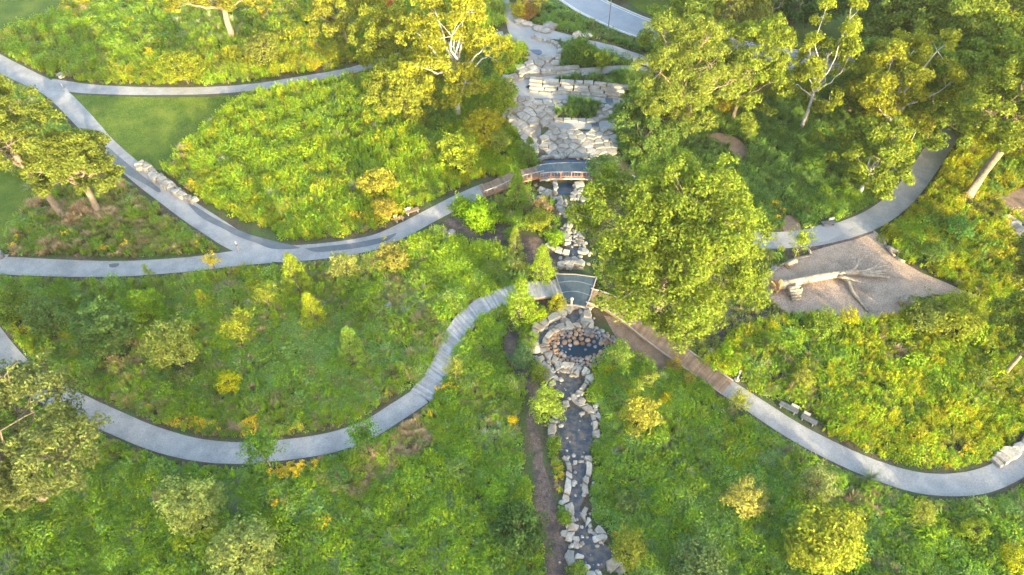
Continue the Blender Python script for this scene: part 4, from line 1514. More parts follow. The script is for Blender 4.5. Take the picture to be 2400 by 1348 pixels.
tree('sycamore_tree', 'lower sycamore with a short pale trunk between the path and the broad sycamore', **px_tree(2012, 458, 372, 92, 5.2, lower=-0.9, color=(0.14, 0.175, 0.03), bark='bark_white', trunk_r=0.24, lobes=9, clusters=380, per=26, leaf=0.38, seed=24, group=GRP))
tree('oak_tree', 'large tree with a thick sunlit trunk right of the climbing path', **px_tree(2262, 470, 265, 150, 8.0, lower=-0.75, color=(0.130, 0.158, 0.028), bark='bark_tan', trunk_r=0.6, lobes=12, clusters=720, per=30, leaf=0.34, seed=25, lean=(1.2, 0), group=GRP))
tree('oak_tree', 'tree at the right edge, beside the bare earth clearing', **px_tree(2400, 400, 250, 150, 8.0, lower=-0.9, color=(0.135, 0.16, 0.027), bark='bark_tan', trunk_r=0.45, lobes=10, clusters=560, per=28, leaf=0.36, seed=26, group=GRP))
far = [(2050, 150, 55, 85, (0.085, 0.115, 0.03), 'dull green tree behind the road, right of the slender sycamore'),
       (2130, 190, 75, 100, (0.11, 0.14, 0.03), 'green tree behind the road above the broad sycamore'),
       (2260, 215, 90, 110, (0.12, 0.15, 0.028), 'yellowish tree over the road toward the upper right corner'),
       (2390, 205, 85, 115, (0.11, 0.145, 0.03), 'green tree in the upper right corner behind the road'),
       (1850, 60, 5, 95, DG, 'very dark green tree at the top edge above the road'),
       (1720, 20, -40, 95, DG, 'dark tree cut by the top edge behind the forked trunk'),
       (2050, 90, -10, 110, (0.075, 0.105, 0.03), 'olive tree at the top edge behind the road, in the middle of the row'),
       (2200, 95, -5, 105, (0.10, 0.135, 0.03), 'light topped tree at the top edge left of the dark evergreen'),
       (2330, 85, -5, 90, (0.03, 0.065, 0.035), 'blackish evergreen at the top edge in the upper right'),
       (2460, 100, -5, 120, (0.075, 0.11, 0.035), 'tree filling the upper right corner'),
       (1985, 270, 222, 48, (0.085, 0.125, 0.03), 'low bushy tree behind the slender sycamore trunk'),
       (2165, 330, 255, 85, (0.10, 0.14, 0.028), 'leafy tree filling the gap above the head of the climbing path'),
       (2330, 320, 230, 95, (0.115, 0.15, 0.028), 'leafy tree between the thick trunked tree and the right edge'),
       (2200, 235, 150, 100, (0.105, 0.14, 0.03), 'tree overhanging the road right of the broad sycamore'),
       (1600, 150, 75, 95, (0.13, 0.165, 0.04), 'light green tree hiding the left end of the road'),
       (1560, -20, -90, 100, DG, 'dark tree top just showing above the road lawn')]
for k, (u, v, cv, r, c, lab) in enumerate(far):
    tree('background_tree', lab, **px_tree(u, v, cv, r * 1.15, 8.0, lower=-0.85, color=tuple(1.25 * q for q in c), bark='bark', trunk_r=0.4, lobes=10, clusters=380, per=26, leaf=0.42, seed=40 + k, puff=1.0, group='trees along the road'))
tree('oak_tree', 'broad bush like tree on the right edge below the play area', **px_tree(2350, 880, 775, 100, 3.6, color=(0.135, 0.165, 0.04), bark='bark_tan', trunk_r=0.25, lobes=10, clusters=460, per=28, leaf=0.24, seed=60, puff=0.5, group=GRP))
tree('oak_tree', 'rounded tree cut by the right edge above the right hand path bend', **px_tree(2440, 1040, 920, 85, 3.4, color=(0.14, 0.17, 0.04), bark='bark_tan', trunk_r=0.22, lobes=9, clusters=380, per=28, leaf=0.22, seed=61, puff=0.48, group=GRP))
tree('oak_tree', 'pale leaved bushy tree at the right edge right of the play area', **px_tree(2385, 690, 625, 62, 2.9, color=(0.15, 0.165, 0.06), bark='bark', trunk_r=0.18, lobes=8, clusters=300, per=26, leaf=0.24, seed=62, puff=0.5, group=GRP))


# ------------------------------------------------------------------ shrubs, conifers, saplings
def shrub(name, label, u, v, r_px, tall, color, kind='ball', seed=1, leaf=None, group=None, dens=1.0, bark='bark', cat='shrub'):
    """(u, v): centre of the crown as seen; r_px: half width; tall: height / width"""
    rng = np.random.RandomState(seed)
    prng = random.Random(seed)
    p0 = U(u, v, 1.5)
    r = r_px * mpp(p0)
    h = 2 * r * tall
    trunk = {'ball': 0.12 * h, 'cone': 0.05 * h, 'sapling': 0.35 * h, 'dome': 0.0}[kind]
    zc = trunk + h / 2 * (0.85 if kind == 'dome' else 1)
    p = U(u, v, zc)
    g = Vector((p.x, p.y, float(H(p.x, p.y))))
    t = thing(name, label, cat, g, 0, group)
    lf = leaf or max(0.13, min(0.30, r * 0.12))
    n = int((110 if kind != 'sapling' else 85) * (r / 1.5) ** 1.3 * dens * max(1, tall) ** 0.6) + 40
    n = min(n, 420)
    C = []
    if kind == 'cone':
        while len(C) < n:
            z = rng.rand() ** 1.2
            rad = r * (1 - z) ** 0.75 * (0.9 + 0.2 * math.sin(z * 40 + rng.rand()))
            a = rng.rand() * 6.283
            q = rng.uniform(0.7, 1.0)
            C.append((math.cos(a) * rad * q, math.sin(a) * rad * q, trunk + z * h))
    else:
        lo = -0.75 if kind == 'ball' else (-0.6 if kind == 'sapling' else -0.05)
        seeds = [(rng.normal(size=3) * 0.35) for _ in range(6)]
        while len(C) < n:
            d = rng.normal(size=3)
            d /= np.linalg.norm(d)
            if d[2] < lo:
                continue
            k = 1 + 0.55 * mnoise.noise(Vector(d * 1.8) + Vector((seed * 2.3, 0, 0))) + 0.5 * mnoise.noise(Vector(d * 4.5) + Vector((seed, 4, 0)))
            q = rng.uniform(0.62, 1.0) if kind != 'sapling' else rng.uniform(0.2, 1.0)
            z = d[2] * h / 2 if kind != 'dome' else d[2] * h
            C.append((d[0] * r * k * q, d[1] * r * k * q, (trunk + h / 2 if kind != 'dome' else 0) + z * k * q))
    C = np.array(C)
    C[:, 2] = np.maximum(C[:, 2], 0.12)
    puff = lf * (2.0 if kind != 'cone' else 1.7)
    pos, nrm, sz, tone = cluster_leaves(C, puff * rng.uniform(0.7, 1.2, len(C)), 22 if kind != 'sapling' else 16, lf, rng, up=0.5, centre=np.array([0, 0, trunk + h * 0.4]), tone_var=0.26, out2=0.5)
    asp = 0.6 if kind != 'cone' else 0.35
    obj('crown', leaves_mesh('crown', pos, nrm, sz, tone, rng, M['leaf'], asp, droop=0.6 if kind == 'cone' else 0), t, color=tuple(1.25 * k for k in fol(color)))
    mb = MB()
    tr = max(0.04, r * (0.05 if kind != 'cone' else 0.06))
    top = trunk + h * (0.6 if kind != 'dome' else 0.4)
    mb.tube([(0, 0, -0.1), (prng.uniform(-.05, .05), prng.uniform(-.05, .05), top * 0.5), (0, 0, top)], [tr, tr * .8, tr * .3], 6)
    for i in range(0, len(C), 5):
        z0 = min(C[i][2] * 0.6, top)
        mb.tube([(0, 0, z0), tuple(C[i])], [tr * 0.4, tr * 0.1], 4, caps=False)
    mb.build('trunk', M[bark], t, True)
    AVOID_BASES.append((g.x, g.y, r * (0.55 if kind in ('ball', 'dome') else 0.3)))
    return t


AVOID_BASES = []
SG = 'small trees and shrubs in the beds'
S = [
    # central conifers by the stream
    ('bald_cypress', 1220, 700, 47, 1.35, (0.15, 0.205, 0.03), 'cone', 'bright green conical cypress standing over the bend of the grey boardwalk'),
    ('bald_cypress', 1271, 617, 38, 1.4, (0.165, 0.215, 0.03), 'cone', 'bright conical cypress just behind the overlook deck'),
    ('bald_cypress', 1208, 568, 24, 2.0, (0.155, 0.185, 0.035), 'cone', 'slim cypress at the end of the dark mulch track'),
    ('bald_cypress', 1212, 440, 33, 1.6, (0.145, 0.20, 0.035), 'cone', 'cypress growing in front of the rail of the first bridge'),
    ('bald_cypress', 1241, 352, 25, 1.5, (0.085, 0.135, 0.035), 'cone', 'dark cypress beside the foot of the stone terrace'),
    ('shrub', 1412, 396, 34, 0.9, (0.075, 0.125, 0.055), 'ball', 'dusky shrub hiding the right end of the first bridge'),
    ('shrub', 1126, 505, 42, 0.55, (0.175, 0.26, 0.012), 'dome', 'lime green mound above the dark mulch track'),
    ('shrub', 1085, 480, 30, 0.6, (0.15, 0.22, 0.015), 'dome', 'lime green mound beside the path end before the first bridge'),
    ('shrub', 1265, 516, 30, 0.8, (0.185, 0.20, 0.03), 'ball', 'yellow green shrub below the first bridge, left of the little blue pool'),
    ('shrub', 1210, 516, 24, 0.8, (0.11, 0.17, 0.03), 'ball', 'green shrub under the railed boardwalk, left of the yellow green one'),
    ('shrub', 1200, 545, 17, 1.0, (0.10, 0.16, 0.03), 'ball', 'small green shrub right above the slim cypress'),
    ('shrub', 1302, 556, 26, 0.7, (0.15, 0.225, 0.02), 'dome', 'bright green mound beside the rocky cascade'),
    ('shrub', 1342, 508, 14, 1.3, (0.11, 0.15, 0.03), 'ball', 'upright shrub leaning over the little blue pool'),
    ('shrub', 1307, 712, 24, 0.8, (0.22, 0.215, 0.025), 'dome', 'yellow green shrub below the corner of the overlook deck'),
    ('shrub', 1268, 735, 12, 0.9, (0.19, 0.25, 0.015), 'ball', 'tiny bright green shrub in the mulch above the pond'),
    ('shrub', 1225, 838, 30, 0.9, BGc, 'ball', 'blue green rounded shrub left of the pond'),
    ('shrub', 1240, 792, 24, 0.8, (0.10, 0.15, 0.03), 'ball', 'green shrub between mulch track and pond, above the blue green one'),
    ('shrub', 1262, 876, 24, 1.1, (0.10, 0.13, 0.022), 'ball', 'olive shrub left of the stream just below the pond'),
    ('willow_sapling', 1282, 950, 38, 1.3, (0.155, 0.20, 0.045), 'ball', 'feathery light green willow on the left bank below the pond'),
    ('birch_sapling', 1212, 900, 26, 1.1, (0.12, 0.165, 0.05), 'sapling', 'sapling with a thin white trunk left of the willow'),
    ('sapling', 1066, 862, 26, 1.5, (0.155, 0.165, 0.045), 'sapling', 'thin sapling standing against the grey boardwalk'),
    ('shrub', 1450, 832, 28, 1.2, (0.115, 0.165, 0.05), 'ball', 'soft green shrub on the right bank of the pond'),
    ('yellow_sapling', 1201, 984, 11, 1.0, (0.38, 0.29, 0.015), 'sapling', 'tiny bright yellow sapling left of the mulch track'),
    ('shrub', 1300, 1040, 17, 1.5, (0.10, 0.15, 0.02), 'ball', 'narrow green clump between mulch track and stream pool'),
    ('shrub', 1322, 1212, 17, 0.9, (0.09, 0.145, 0.025), 'ball', 'round green clump where the mulch track meets the lowest stream stones'),
    ('shrub', 1228, 1140, 20, 0.9, (0.14, 0.205, 0.03), 'ball', 'small bright green shrub left of the mulch track'),
    ('dark_shrub', 1214, 1240, 62, 0.85, (0.042, 0.078, 0.030), 'ball', 'large dark green round shrub beside the mulch track'),
    ('shrub', 1475, 1284, 38, 0.95, (0.155, 0.165, 0.035), 'ball', 'tight ball shaped olive shrub right of the last stream pool'),
    ('shrub', 1350, 1342, 26, 0.7, (0.11, 0.165, 0.025), 'dome', 'green clump at the bottom edge beside the last stream pool'),
    # right of the stream
    ('shrub', 1504, 966, 42, 1.05, (0.215, 0.20, 0.05), 'ball', 'pale yellow bush right of the widest stream pool'),
    ('shrub', 1560, 935, 17, 0.9, (0.34, 0.28, 0.012), 'dome', 'small vivid yellow shrub next to the pale yellow bush'),
    ('shrub', 1520, 886, 20, 1.1, (0.15, 0.17, 0.045), 'ball', 'small olive bush below the brown boardwalk'),
    ('shrub', 1580, 855, 19, 0.9, (0.19, 0.15, 0.06), 'dome', 'tawny mound beside the lower side of the brown boardwalk'),
    ('shrub', 1615, 885, 17, 0.9, (0.185, 0.16, 0.06), 'dome', 'tawny mound nearer the end of the brown boardwalk'),
    ('shrub', 1702, 828, 19, 0.9, (0.16, 0.245, 0.02), 'dome', 'bright lime shrub above the brown boardwalk'),
    ('sapling', 1733, 940, 27, 1.35, (0.16, 0.17, 0.03), 'sapling', 'leafy sapling leaning over the start of the right hand path'),
    ('shrub', 1752, 1170, 44, 1.0, (0.235, 0.215, 0.08), 'ball', 'pale straw coloured bush below the right hand path'),
    ('shrub', 1916, 1132, 40, 1.15, (0.145, 0.16, 0.085), 'ball', 'grey green wispy bush just below the right hand path'),
    ('small_tree', 1935, 1262, 72, 1.0, (0.185, 0.195, 0.035), 'ball', 'largest yellow green bushy tree low on the right'),
    ('small_tree', 1880, 1290, 42, 0.9, (0.165, 0.18, 0.035), 'ball', 'lower left lobe tree against the largest yellow green bushy tree'),
    ('shrub', 1640, 1325, 58, 0.8, (0.085, 0.12, 0.065), 'ball', 'dusky blue green bush at the bottom edge right of the stream'),
    ('sapling', 2170, 1200, 30, 1.1, (0.165, 0.175, 0.045), 'sapling', 'pale sapling below the right hand path bend'),
    ('shrub', 2285, 1240, 32, 0.9, (0.15, 0.185, 0.035), 'ball', 'yellowish bush in the lower right below the path bend'),
    ('shrub', 2390, 1310, 36, 1.0, (0.24, 0.24, 0.02), 'ball', 'bright yellow bush cut by the right edge near the bottom corner'),
    ('shrub', 1470, 1180, 30, 0.7, (0.105, 0.145, 0.06), 'dome', 'soft grey green mound right of the narrow stream channel'),
    ('shrub', 1880, 885, 24, 0.9, (0.165, 0.17, 0.05), 'ball', 'pale bush in the yellow meadow above the benches'),
    ('shrub', 1925, 760, 40, 0.8, (0.115, 0.155, 0.035), 'dome', 'green thicket along the lower edge of the play area'),
    ('shrub', 1990, 742, 22, 1.0, (0.25, 0.24, 0.015), 'ball', 'yellow bush between the log seats on the lower edge of the play area'),
    ('small_tree', 2170, 735, 42, 0.95, (0.125, 0.15, 0.05), 'ball', 'scrubby tree at the lower right corner of the play area'),
    ('small_tree', 2250, 740, 52, 0.9, (0.155, 0.175, 0.035), 'ball', 'yellow green scrubby tree just right of the play area'),
    ('sapling', 1880, 560, 27, 1.5, (0.17, 0.205, 0.035), 'sapling', 'leafy sapling at the corner of path and play area'),
    ('shrub', 2190, 590, 26, 1.2, (0.075, 0.12, 0.035), 'ball', 'dark feathery shrub in the yellow meadow right of the play area'),
    ('shrub', 2250, 530, 30, 0.9, (0.085, 0.165, 0.055), 'ball', 'cool green shrub below the thick sunlit trunk'),
    ('shrub', 1905, 370, 30, 0.9, (0.085, 0.145, 0.03), 'ball', 'green shrub below the slender sycamore'),
    ('sapling', 1760, 300, 20, 1.2, (0.15, 0.18, 0.035), 'sapling', 'small sapling at the bend of the bare earth track'),
    ('shrub', 1700, 245, 24, 1.0, (0.24, 0.2, 0.02), 'ball', 'golden shrub under the dense light green tree'),
    # central meadow
    ('shrub', 885, 425, 38, 0.75, (0.21, 0.195, 0.04), 'ball', 'golden orange shrub in the lower middle of the central meadow'),
    ('shrub', 905, 490, 30, 0.7, (0.225, 0.185, 0.04), 'ball', 'golden shrub beside the benches on the middle path'),
    ('small_tree', 1078, 352, 44, 0.9, (0.205, 0.235, 0.028), 'ball', 'yellow green feathery small tree left of the cypress at the terrace foot'),
    ('small_tree', 1135, 298, 42, 1.0, (0.225, 0.20, 0.015), 'ball', 'golden yellow small tree below the bright sycamore'),
    ('small_tree', 1175, 225, 34, 1.4, (0.12, 0.16, 0.02), 'ball', 'green small tree against the left side of the ramps'),
    ('shrub', 1170, 330, 28, 1.0, (0.16, 0.185, 0.045), 'ball', 'soft pale green bush between the golden tree and the terrace'),
    ('shrub', 1365, 120, 40, 0.6, (0.07, 0.115, 0.025), 'dome', 'dark green shrub mass in the bed below the plaza'),
    ('shrub', 1412, 138, 22, 0.9, (0.125, 0.16, 0.012), 'ball', 'round bright shrub in the bed below the plaza'),
    ('shrub', 1215, 25, 20, 0.9, (0.23, 0.2, 0.012), 'ball', 'golden shrub at the fork of the plaza path'),
    ('shrub', 1238, 28, 20, 0.8, (0.16, 0.085, 0.035), 'ball', 'reddish shrub at the plaza edge beside the golden one'),
    # upper meadow
    ('shrub', 612, 112, 36, 0.9, (0.115, 0.125, 0.035), 'ball', 'dark speckled shrub right of the flared trunk'),
    ('shrub', 425, 155, 40, 0.9, (0.135, 0.15, 0.018), 'ball', 'olive shrub above the narrow path in the upper meadow'),
    ('shrub', 278, 105, 15, 1.1, (0.145, 0.215, 0.04), 'ball', 'pale green small shrub in the upper left meadow'),
    ('shrub', 354, 92, 15, 1.1, (0.15, 0.20, 0.05), 'ball', 'pale green small shrub right of the other in the upper meadow'),
    ('yellow_sapling', 352, 128, 11, 1.3, (0.36, 0.28, 0.015), 'ball', 'yellow topped small plant in the upper left meadow'),
    # between the middle and lower paths
    ('conifer', 688, 640, 36, 1.35, (0.155, 0.185, 0.025), 'cone', 'yellow green conical tree at the path junction'),
    ('shrub', 803, 620, 28, 0.95, (0.22, 0.22, 0.085), 'ball', 'pale cream flecked round shrub below the middle path'),
    ('small_tree', 918, 600, 34, 1.0, (0.17, 0.155, 0.05), 'ball', 'tan green shrub below the middle path, right of the cream flecked one'),
    ('sapling', 495, 610, 19, 1.2, (0.28, 0.23, 0.025), 'sapling', 'yellow sapling on the verge of the left path'),
    ('conifer', 352, 648, 20, 1.6, (0.115, 0.155, 0.03), 'cone', 'narrow conical small tree just below the left path'),
    ('small_tree', 334, 715, 33, 0.95, (0.14, 0.205, 0.022), 'ball', 'bright green round small tree below the left path'),
    ('small_tree', 395, 806, 44, 1.2, (0.165, 0.185, 0.06), 'ball', 'pale leaved oval small tree in the middle of the left bed'),
    ('small_tree', 240, 765, 56, 1.1, (0.07, 0.115, 0.045), 'ball', 'dark blue green round tree left of the oval one'),
    ('small_tree', 105, 740, 38, 1.1, (0.085, 0.125, 0.05), 'ball', 'dusky tree near the left edge below the left path'),
    ('small_tree', 30, 720, 40, 1.0, (0.10, 0.135, 0.03), 'ball', 'green bush at the left edge below the left path'),
    ('shrub', 475, 700, 19, 1.3, (0.24, 0.24, 0.02), 'cone', 'small pointed yellow tree in the middle left bed'),
    ('small_tree', 555, 768, 36, 1.0, (0.20, 0.205, 0.03), 'sapling', 'airy yellow green tree in the middle of the left bed'),
    ('shrub', 620, 690, 26, 1.1, (0.185, 0.20, 0.035), 'sapling', 'light yellowish shrub below the path junction'),
    ('small_tree', 728, 722, 34, 1.15, (0.205, 0.225, 0.022), 'cone', 'yellow tipped small tree below the conical one'),
    ('small_tree', 822, 810, 36, 1.45, (0.11, 0.165, 0.04), 'cone', 'cool green conical tree in the ivy like bed'),
    ('shrub', 536, 895, 23, 1.1, (0.33, 0.30, 0.012), 'ball', 'brightest yellow small tree in the lower left bed'),
    ('shrub', 1050, 700, 26, 0.7, (0.12, 0.17, 0.06), 'dome', 'grey green mound left of the grey boardwalk'),
    # below the lower path
    ('sapling', 612, 1052, 40, 1.15, (0.065, 0.125, 0.025), 'sapling', 'fresh green sapling overlapping the lower path'),
    ('sapling', 848, 1020, 36, 1.15, (0.055, 0.115, 0.022), 'sapling', 'fresh green sapling on the lower path toward the boardwalk'),
    ('willow_shrub', 452, 1186, 54, 1.0, (0.205, 0.225, 0.09), 'ball', 'silvery round willow shrub below the lower path'),
    ('willow_shrub', 572, 1290, 64, 0.95, (0.195, 0.215, 0.09), 'ball', 'larger silvery round willow shrub at the bottom edge'),
    ('shrub', 405, 1130, 28, 0.9, (0.075, 0.125, 0.06), 'ball', 'blue green shrub behind the silvery willow'),
    ('shrub', 1075, 1095, 30, 0.9, (0.105, 0.16, 0.06), 'ball', 'grey green shrub in the dense green bed left of the mulch track'),
    ('shrub', 795, 1120, 26, 0.9, (0.075, 0.135, 0.05), 'ball', 'cool green bush below the black eyed flowers'),
]
for k, (nm, u, v, r, tall, col, kind, lab) in enumerate(S):
    if u < 860 and v > 600:
        r, tall = r * 1.1, tall * 1.12
    shrub(nm, lab, u, v, r, tall, col, kind, 100 + k, group=SG, cat='tree' if ('tree' in nm or 'cypress' in nm or 'sapling' in nm or nm == 'conifer') else 'shrub',
          bark='bark_white' if 'birch' in nm else 'bark')

# dense woodland behind the viewpoint: it keeps the low sun off the lower beds
wr = np.random.RandomState(9)
WX = wr.uniform(-90, 170, 6400)
WZ = wr.rand(6400)
WY = -62 + wr.normal(0, 4, 6400)
top = np.interp(WX, [-90, 22, 50, 72, 100, 170], [31.0, 30.0, 22.5, 19.5, 16.5, 15.0]) + 1.3 * np.sin(WX * 0.35) + 1.0 * np.sin(WX * 0.13 + 1)
WC = np.stack([WX, WY, 1.0 + WZ * (top - 1.0)], 1)
pos, nrm, sz, tone = cluster_leaves(WC, 1.6, 9, 1.3, wr)
wood = obj('woodland', leaves_mesh('woodland', pos, nrm, sz, tone, wr, M['leaf']), color=(0.06, 0.10, 0.03))
tag(wood, 'dense woodland standing behind the viewpoint', 'woodland', kind='stuff')

# ------------------------------------------------------------------ play area: fallen tree, log steps, log seats
PR = random.Random(5)
ft = thing('fallen_tree', 'big bare fallen tree trunk lying across the wood chip play area', 'log', U(1900, 660))
mb = MB()


def PX(u, v, z):
    return U(u, v, z)


mb.tube([PX(1828, 668, .75), PX(1850, 664, .7), PX(1890, 655, .66), PX(1940, 646, .62), (PX(1985, 640, .62)), PX(2010, 638, .6)], [0.62, 0.54, 0.48, 0.44, 0.4, 0.34], 12, wob=0.06, rng=PR)
mb.build('trunk', M['log'], ft, True)
rb = MB()
rb.tube([PX(1838, 666, .72), PX(1826, 669, .75), PX(1816, 671, .8)], [0.5, 0.68, 0.82], 14, wob=0.35, rng=PR)
for k in range(9):
    a = k * 0.7
    c = PX(1817, 671, .8)
    rb.tube([c, c + Vector((-0.45 + 0.25 * math.sin(k * 2.1), math.cos(a) * (0.8 + 0.3 * math.sin(k * 1.7)), math.sin(a) * 0.8))], [0.2, 0.05], 5)
rb.build('root_plate', M['log_rot'], ft)


def limb(pts, r0, r1):
    P = [PX(*p) for p in pts]
    n = len(P)
    MB().tube(P, [r0 + (r1 - r0) * i / (n - 1) for i in range(n)], 7, wob=0.08, rng=PR).build('limb', M['log'], ft, True)


limb([(1985, 641, .6), (2000, 632, .9), (2008, 622, 1.0), (2010, 612, .9), (2009, 606, .8)], 0.26, 0.12)
limb([(1972, 650, .55), (1990, 663, .4), (1995, 680, .35), (2003, 692, .3), (2016, 706, .25), (2028, 722, .2), (2035, 730, .15)], 0.28, 0.13)
limb([(1965, 648, .7), (1985, 651, .8), (2005, 657, .9), (2024, 663, .8)], 0.26, 0.12)
limb([(2000, 638, .6), (2030, 634, .8), (2050, 626, 1.1), (2062, 612, 1.2)], 0.28, 0.07)
limb([(2010, 638, .6), (2040, 636, .7), (2060, 625, .9), (2080, 621, .9)], 0.3, 0.12)
limb([(2015, 639, .55), (2045, 638, .7), (2070, 634, .9), (2087, 631, .9)], 0.3, 0.14)
limb([(2015, 640, .5), (2045, 641, .6), (2065, 641, .7), (2078, 641, .7)], 0.26, 0.12)
limb([(2010, 642, .45), (2040, 645, .5), (2068, 648, .5), (2086, 650, .5)], 0.28, 0.14)
limb([(1960, 645, .7), (1975, 639, 1.0), (1985, 640, 1.0)], 0.2, 0.1)
zero(ft)
ls = thing('log_steps', 'stack of short peeled logs forming steps up to the fallen trunk', 'log steps', U(1860, 690))
for k, (v, z) in enumerate(((672, 1.05), (679, .85), (686, .62), (693, .4), (700, .18))):
    MB().tube([U(1848 + k * 2.0, v + 3, z), U(1862 + k * 1.5, v + 1.5, z), U(1876 + k * 0.4, v, z)], [0.19, 0.2, 0.18], 9, wob=0.06, rng=PR).build('log', M['log'], ls, True)
for (u, v, z) in ((1848, 690, .5), (1874, 690, .5)):
    p = U(u, v + 5, 0)
    MB().tube([(0, 0, -.1), (0, .3, 1.2)], [.16, .14], 7).build('log_stringer', M['log'], ls, True, loc=p)
zero(ls)
for (u, v, ln, rz, r, lab) in ((1852, 623, 1.5, 0.55, .42, 'squared log seat near the upper left edge of the play area'),
                               (1930, 735, 1.6, -0.03, .36, 'grey log seat on the lower edge of the play area'),
                               (2116, 709, 1.5, 0.72, .42, 'hollow log lying at the lower right of the play area'),
                               (2092, 590, 1.5, -0.75, .3, 'grey log on the upper right edge of the play area')):
    p = U(u, v)
    t = thing('seat_log', lab, 'log', p, rz, 'log seats round the play area')
    d = ln / 2
    lg = MB().tube([(-d, 0, r), (-d * .3, 0, r), (d * .4, 0, r), (d, 0, r)], [r * 1.02, r, r * .97, r * .95], 12, wob=0.04, rng=PR).build('log', M['log'], t, True)
    for s in (-1, 1):
        MB().lathe((0, 0, 0), [(0.01, 0), (r * .55, 0.0), (r * .9, -0.02)], 12).build('cut_end', M['log_rot'], lg, loc=(s * (d + 0.015), 0, r)).rotation_euler = (0, s * math.pi / 2, 0)
for lab, runs in (('pale log edging along the upper left side of the play area', [[(1782, 660), (1800, 645)], [(1800, 644), (1828, 624)], [(1829, 623), (1858, 608)], [(1860, 607), (1903, 599)], [(1902, 597), (1893, 581)]]),
                  ('log edging along the lower left side of the play area', [[(1779, 668), (1784, 690)], [(1786, 692), (1804, 708)], [(1806, 709), (1842, 730)]]),
                  ('pale log edging down the right side of the play area', [[(2068, 552), (2075, 574)], [(2077, 577), (2098, 602)], [(2099, 603), (2120, 615)]])):
    t = thing('log_edging', lab, 'edging', U(*runs[0][0]))
    for a, b in runs:
        MB().tube([U(*a, .14), U((a[0] + b[0]) / 2, (a[1] + b[1]) / 2, .15), U(*b, .14)], [.17, .18, .16], 8, wob=0.05, rng=PR).build('log', M['log'], t, True)
    zero(t)
for (u, v, s, lab) in ((2357, 516, .8, 'smaller white boulder of the three at the right edge clearing'), (2373, 530, 1.0, 'middle white boulder of the three at the right edge clearing'),
                       (2390, 550, 1.15, 'largest white boulder of the three at the right edge clearing'), (1057, 549, .62, 'lone pinkish boulder in the lime green bed below the middle path'),
                       (146, 181, .5, 'white rock beside the upper left path'), (140, 175, .45, 'second white rock behind the one beside the upper left path'),
                       (1669, 831, .55, 'grey boulder above the brown boardwalk near the lime shrub'), (1815, 631, .45, 'reddish rock outside the upper left log edging'),
                       (1247, 815, .9, 'flat white rock at the left edge of the pond ring')):
    p = U(u, v)
    o = obj('boulder', PR.choice(BOULD), loc=(p.x, p.y, p.z + .25 * s), rz=PR.uniform(0, 6), scale=(s * 1.15, s, s * .8))
    tag(o, lab, 'boulder', 'scattered boulders')
    AVOID_BASES.append((p.x, p.y, s * 1.1))

# ------------------------------------------------------------------ benches, posts, bin, lamp
def bench(u, v, rz, length, side, label, mat='bench'):
    p = U(u, v)
    t = thing('bench', label, 'bench', (p.x, p.y, p.z + 0.035), rz, 'slatted benches beside the paths')
    for k in range(4):
        MB().box((0, -0.24 + 0.16 * k, 0.46), (length, 0.135, 0.05)).build('slat', M[mat], t)
    for s in (-1, 1):
        MB().box((s * (length / 2 - 0.25), 0, 0.215), (0.12, 0.55, 0.43)).build('leg', M['metal'], t)
    MB().box((0, 0, 0.415), (length - 0.3, 0.4, 0.03)).build('frame', M['metal'], t)
    br_ = MB().box((side * length * 0.26, 0.34, 0.72), (length * 0.42, 0.05, 0.34), tilt=-0.2).build('backrest', M['white'], t)
    for s in (-1, 1):
        MB().box((side * length * 0.26 + s * length * .14, 0.31, 0.5), (0.06, 0.05, 0.5)).build('back_support', M['metal'], br_)
    AVOID_BASES.append((p.x, p.y, 1.5))


bench(1846, 961, -0.62, 1.9, 1, 'slatted grey bench nearer the boardwalk of the two on the right hand path')
bench(1893, 989, -0.66, 1.6, -1, 'slatted grey bench farther along the right hand path, back at its left end')
bench(967, 500, 0.52, 1.9, -1, 'slatted bench with brown front on the middle path, nearer the first bridge', 'plank_brown')
bench(936, 518, 0.55, 1.3, -1, 'short bench on the middle path beside the golden shrub', 'plank_brown')
bench(1940, 528, 0.18, 1.9, 1, 'grey bench on the concrete apron above the play area')


def marker(u, v, hgt, label, panel=True, mat='white', rz=0.2):
    p = U(u, v)
    t = thing('marker_post', label, 'post', p, rz)
    MB().lathe((0, 0, 0), [(0.01, 0.10), (0.26, 0.10), (0.31, 0.05), (0.31, -0.1)], 14).build('footing', M['stone'], t)
    MB().box((0, 0, hgt / 2 + 0.1), (0.13, 0.11, hgt)).build('post', M[mat], t)
    if panel:
        MB().box((0, -0.085, hgt * 0.72), (0.2, 0.03, 0.3)).build('panel', M['dark_metal'], t)
        MB().box((0, 0, hgt + 0.14), (0.22, 0.2, 0.08), tilt=0.3).build('cap', M[mat], t)
    AVOID_BASES.append((p.x, p.y, 0.7))


marker(1727, 890, 1.35, 'white marker post with round footing where the brown boardwalk ends')
marker(560, 587, 1.35, 'pale timber marker post at the point where two paths meet', mat='rail_top')
marker(150, 209, 1.0, 'grey bollard at the tip of the triangular lawn', panel=False, mat='metal')
marker(1191, 22, 1.2, 'slim white post at the fork of the plaza path', panel=False, mat='white')
p = U(1339, 716, Z2)
t = thing('lookout_post', 'white domed lookout viewer on the front edge of the overlook deck', 'viewer', p)
MB().tube([(0, 0, 0), (0, 0, .85)], [.11, .09], 8).build('post', M['kerb'], t)
MB().tube([(0, 0, .82), (0, 0, .95)], [.16, .16], 10).build('collar', M['white'], t)
MB().lathe((0, 0, 1.0), [(0.05, -.04), (.13, 0.02), (.2, .12), (.2, .22), (.12, .32), (.01, .36)], 12).build('head', M['white'], t, True)
p = U(4, 604)
t = thing('litter_bin', 'round slatted grey litter bin cut by the left edge', 'bin', p)
